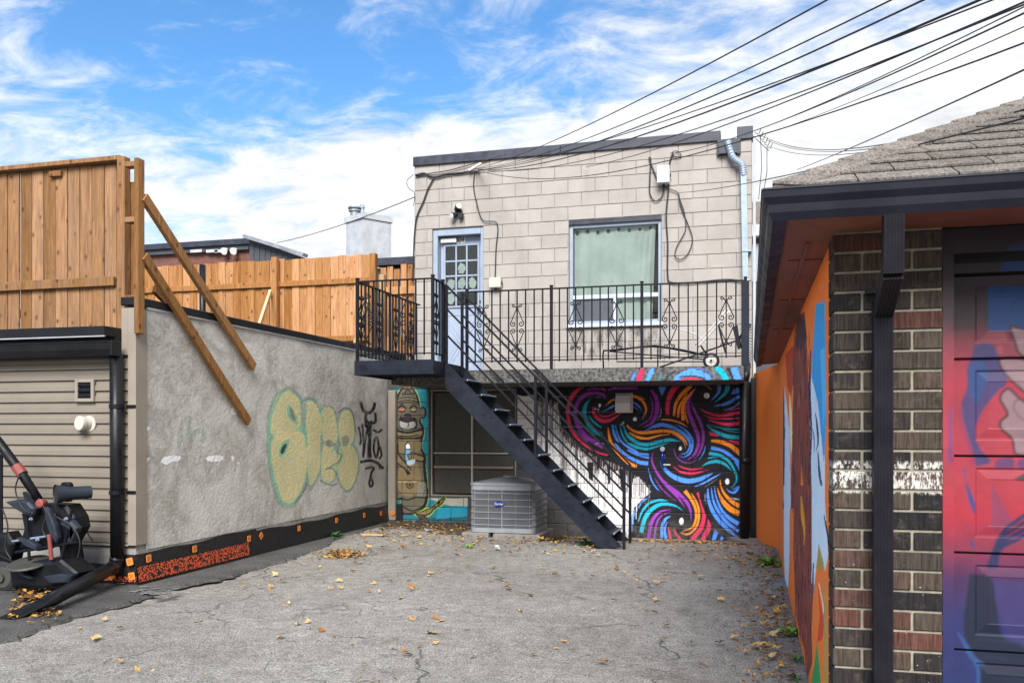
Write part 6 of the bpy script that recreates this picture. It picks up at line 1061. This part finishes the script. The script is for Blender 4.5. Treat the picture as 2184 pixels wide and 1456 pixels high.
# ================================================================== WEEDS
def weed(px_, py_, n, size, mt, label, z=.0, spread=1.0, pt=None):
    c_ = pt if pt else onZ(px_, py_, z); t = thing('weed_plant', c_, label, 'plant'); mb = MB()
    for k in range(n):
        an = random.uniform(0, 6.28); L_ = size*random.uniform(.6, 1.1); el_ = random.uniform(.35, 1.2); d_ = Vector((math.cos(an)*spread, math.sin(an)*spread, 0)); w_ = L_*random.uniform(.07, .14); sdv = d_.cross(Vector((0, 0, 1))).normalized(); base = c_+d_*random.uniform(0, .02); L0 = len(mb.v); m_ = 5
        for q in range(m_+1):
            u = q/m_; p = base+d_*L_*(u*math.cos(el_)+.15*u*u)+Vector((0, 0, L_*(u*math.sin(el_)-.45*u*u))); hw_ = w_*math.sin(math.pi*min(.97, .08+u*.9))*(1+.35*((q % 2)-.5)); mb.v += [tuple(p-sdv*hw_+Vector((0, 0, hw_*.35))), tuple(p), tuple(p+sdv*hw_+Vector((0, 0, hw_*.35)))]
        for q in range(m_): b0 = L0+q*3; mb.f += [(b0, b0+1, b0+4, b0+3), (b0+1, b0+2, b0+5, b0+4)]
    mb.build('leaves', mt, t); st_ = MB()
    for k in range(4): an = random.uniform(0, 6.28); st_.tube([c_-Vector((0, 0, .01)), c_+Vector((math.cos(an)*.03, math.sin(an)*.03, size*.35))], .004, 5)
    st_.build('stems', mt, t)
weed(712, 1148, 26, .20, 'weed_dark', 'leafy green weed growing against the black membrane'); weed(1252, 1163, 26, .17, 'weed_dark', 'small leafy weed at the foot of the near stair stringer', -.02); weed(1318, 1140, 14, .14, 'weed_dark', 'small weed under the lowest stair treads', -.05); weed(1642, 1205, 44, .19, 'weed', 'bright green grassy weed at the far end of the garage wall', .0); weed(1688, 1352, 44, .13, 'weed', 'bright green dandelion weed near the front of the garage wall', .0); weed(1482, 1166, 16, .12, 'weed_dark', 'low weed in the middle of the swirl mural base', -.1); weed(1540, 1170, 14, .13, 'weed_dark', 'low dark weed near the lower rain pipe', -.1); weed(1000, 1168, 20, .10, 'weed', 'pale tuft of grass in front of the air conditioner', .0)

# ================================================================== FALLEN LEAVES
def leaf_mesh(kind, seed, mt):
    r_ = random.Random(seed); n = 12; vs = [(0, 0, .006)]; fs = []
    for k in range(n):
        a_ = 2*math.pi*k/n; rad = .036*(1+.22*math.cos(a_))*(1 if kind == 0 else (1.25 if k % 3 == 0 else .68)); x, y = rad*math.cos(a_)*1.25, rad*math.sin(a_)*(.62 if kind == 0 else .95); vs.append((x, y, .004+.018*r_.random()*(abs(y)/.03)+.012*(x/.045)**2*r_.random()))
    fs = [(0, k+1, (k+1) % n+1) for k in range(n)]; vs += [(-.045, .001, .006), (-.075, .004, .004), (-.045, -.001, .004)]; fs.append((n+1, n+2, n+3))
    me = bpy.data.meshes.new('fallen_leaf'); me.from_pydata(vs, [], fs); me.materials.append(MAT[mt]); return me
LM = [leaf_mesh(k % 2, k, m_) for k, m_ in enumerate(('leaf_dry', 'leaf_gold', 'leaf_brown', 'leaf_dry', 'leaf_brown', 'leaf_dry', 'leaf_gold'))]
def ok_spot(x, y): return not (x > .27 or x < -5.3 or (-3.9 < x < -2.6 and y > 11.4) or (abs(x-XB) < .35 and YS0-.05 < y < YS1))
cnt = {'far': 0}
def drop(x, y, grp, lab, z=None, sc=None):
    o = bpy.data.objects.new('fallen_leaf', random.choice(LM)); COL.objects.link(o); zz_ = float(gz(x, y))+.016 if z is None else z; o.location = (x, y, zz_); o.rotation_euler = (random.uniform(-.35, .35), random.uniform(-.35, .35), random.uniform(0, 6.28)); k = sc or random.uniform(.45, 1.05)*(.72 if y < 5 else 1); o.scale = (k, k, k); tag(o, lab, 'leaf', grp)
for k in range(110):
    x, y = (random.uniform(-4.8, -.4), 3.4+6.4*random.random()**.7) if k % 3 else (random.choice((-3.1, -1.9, -4.3, -.9))+random.gauss(0, .25), random.choice((4.4, 5.6, 7.4, 8.6))+random.gauss(0, .22)); drop(x, y, 'leaves scattered over the open yard', 'dry yellow leaf lying on the open asphalt')
for k in range(75):
    x, y = .26-abs(random.gauss(0, .28)), random.uniform(3.8, 10.5); drop(x, y, 'leaves along the garage wall', 'dry leaf lying along the foot of the orange garage wall')
n = 0
while n < 90:
    x, y = random.uniform(-4.9, .1), random.gauss(10.6, .55)
    if not ok_spot(x, y) or y > 12.5 or y < 9.2: continue
    drop(x, y, 'leaves around the stair foot', 'dry yellow leaf on the ground near the stairs and air conditioner'); n += 1
lm = MB()
def lit(x, y, z, sc_):
    a_ = random.uniform(0, 6.28); u = Vector((math.cos(a_), math.sin(a_), random.uniform(-.4, .4)))*sc_; v_ = Vector((-math.sin(a_), math.cos(a_), random.uniform(-.5, .5)))*sc_*.55; c_ = Vector((x, y, z)); lm.add([c_-u, c_-v_*.9+Vector((0, 0, .006)), c_+u, c_+v_+Vector((0, 0, .008))], [(0, 1, 2, 3)])
for k in range(1500):
    x, y = random.uniform(-5.2, .0), 12.6-abs(random.gauss(0, 1.0))
    if y < 9.4 or (not ok_spot(x, y) and random.random() < .9): continue
    h = .016+.022*float(smooth((-3.7-x)/1.2)*smooth((y-11.55)/.9)) if y > 11.5 else .012
    lit(x, y, float(gz(x, y))+h+random.uniform(0, .015), random.uniform(.014, .036))
for k in range(700): x, y = .29-abs(random.gauss(0, .22)), random.uniform(3.7, 11.4); lit(x, y, .012+random.uniform(0, .01), random.uniform(.010, .028))
for k in range(260): p = onZ(728+random.gauss(0, 24), 1182+random.gauss(0, 5), .02); lit(p.x, p.y, .012+random.uniform(0, .035), random.uniform(.018, .036))
for k in range(120): p = onZ(random.uniform(20, 130), 1305+random.gauss(0, 12), .03); lit(p.x, p.y, .04+random.uniform(0, .02), random.uniform(.016, .034))
for k in range(160): p = onZ(62+random.gauss(0, 16), 1278+random.gauss(0, 6), .03); lit(p.x, p.y, .04+random.uniform(0, .05), random.uniform(.018, .036))
for k in range(350): x, y = random.uniform(-4.8, .2), random.uniform(3., 10.); lit(x, y, .014, random.uniform(.006, .014))
s = Sh('leaf_litter', .8, spec=.2); cc_ = s.n('ShaderNodeSeparateColor', {0: s.vor(s.coord('World'), 23, out=1)}); c = s.mix(cc_.outputs[0], (.14, .07, .028), (.56, .30, .06)); c = s.mix(s.rmp(cc_.outputs[1], .6, .8), c, (.075, .045, .028)); s.col(c)
tag(lm.build('leaf_litter', 'leaf_litter'), 'small brown and yellow leaf litter drifted along the walls', None, kind='stuff')

# extra fittings on the machine: wheel, bolts, cables, frame tubes
c_ = C_(40, 1090, YM+.02); wh = MB().lathe(c_+Vector((0, .05, 0)), (.15, -1, 0), [(0, .10), (.01, .135), (.03, .15), (.06, .15), (.08, .135), (.09, .10)], 26).build('tyre', 'rubber', mc, True); MB().lathe(c_+Vector((.0, -.04, 0)), (.15, -1, 0), [(0, .095), (.006, .09), (.008, .04), (.03, .036)], 20).build('rim', 'olive_plastic', wh)
for k, (x, y) in enumerate(((250, 640), (420, 610), (520, 640), (300, 800), (460, 760), (200, 1090), (300, 1120), (500, 1010))): MB().lathe(C_(x, y, YM-.01), (0, -1, 0), [(0, .016), (.014, .016), (.016, .009), (.03, .009)], 6).build('bolt', 'galvanised', mc)
for pts in ([(300, 480), (360, 600), (330, 720), (380, 800)], [(150, 300), (120, 420), (180, 560), (260, 600)], [(430, 620), (560, 700), (620, 820), (600, 960)], [(20, 560), (60, 700), (40, 860), (90, 960)]): MB().tube(spline([tuple(C_(x, y, YM-.07)) for x, y in pts], 6), .007, 6).build('control_cable', 'cable', mc, True)
for a, b in (((120, 900), (600, 820)), ((200, 560), (230, 980)), ((560, 560), (470, 980)), ((-60, 900), (180, 1010))): MB().tube([C_(*a, YM-.02), C_(*b, YM-.02)], .014, 8).build('frame_tube', 'black_metal', mc)
# dull grass tufts and dead stems along the garage wall
for k in range(9):
    y_ = 4.6+k*.72+random.uniform(-.2, .2); weed(0, 0, 14, random.uniform(.05, .10), random.choice(('weed_dark', 'leaf_dry', 'weed_dark')), 'small dull grass tuft at the foot of the orange garage wall', pt=Vector((XG-.03-random.uniform(0, .05), y_, .0)))
for o in list(COL.objects):
    if o.get('label', '').startswith('small dull grass tuft'): o['group'] = 'grass tufts along the garage wall'
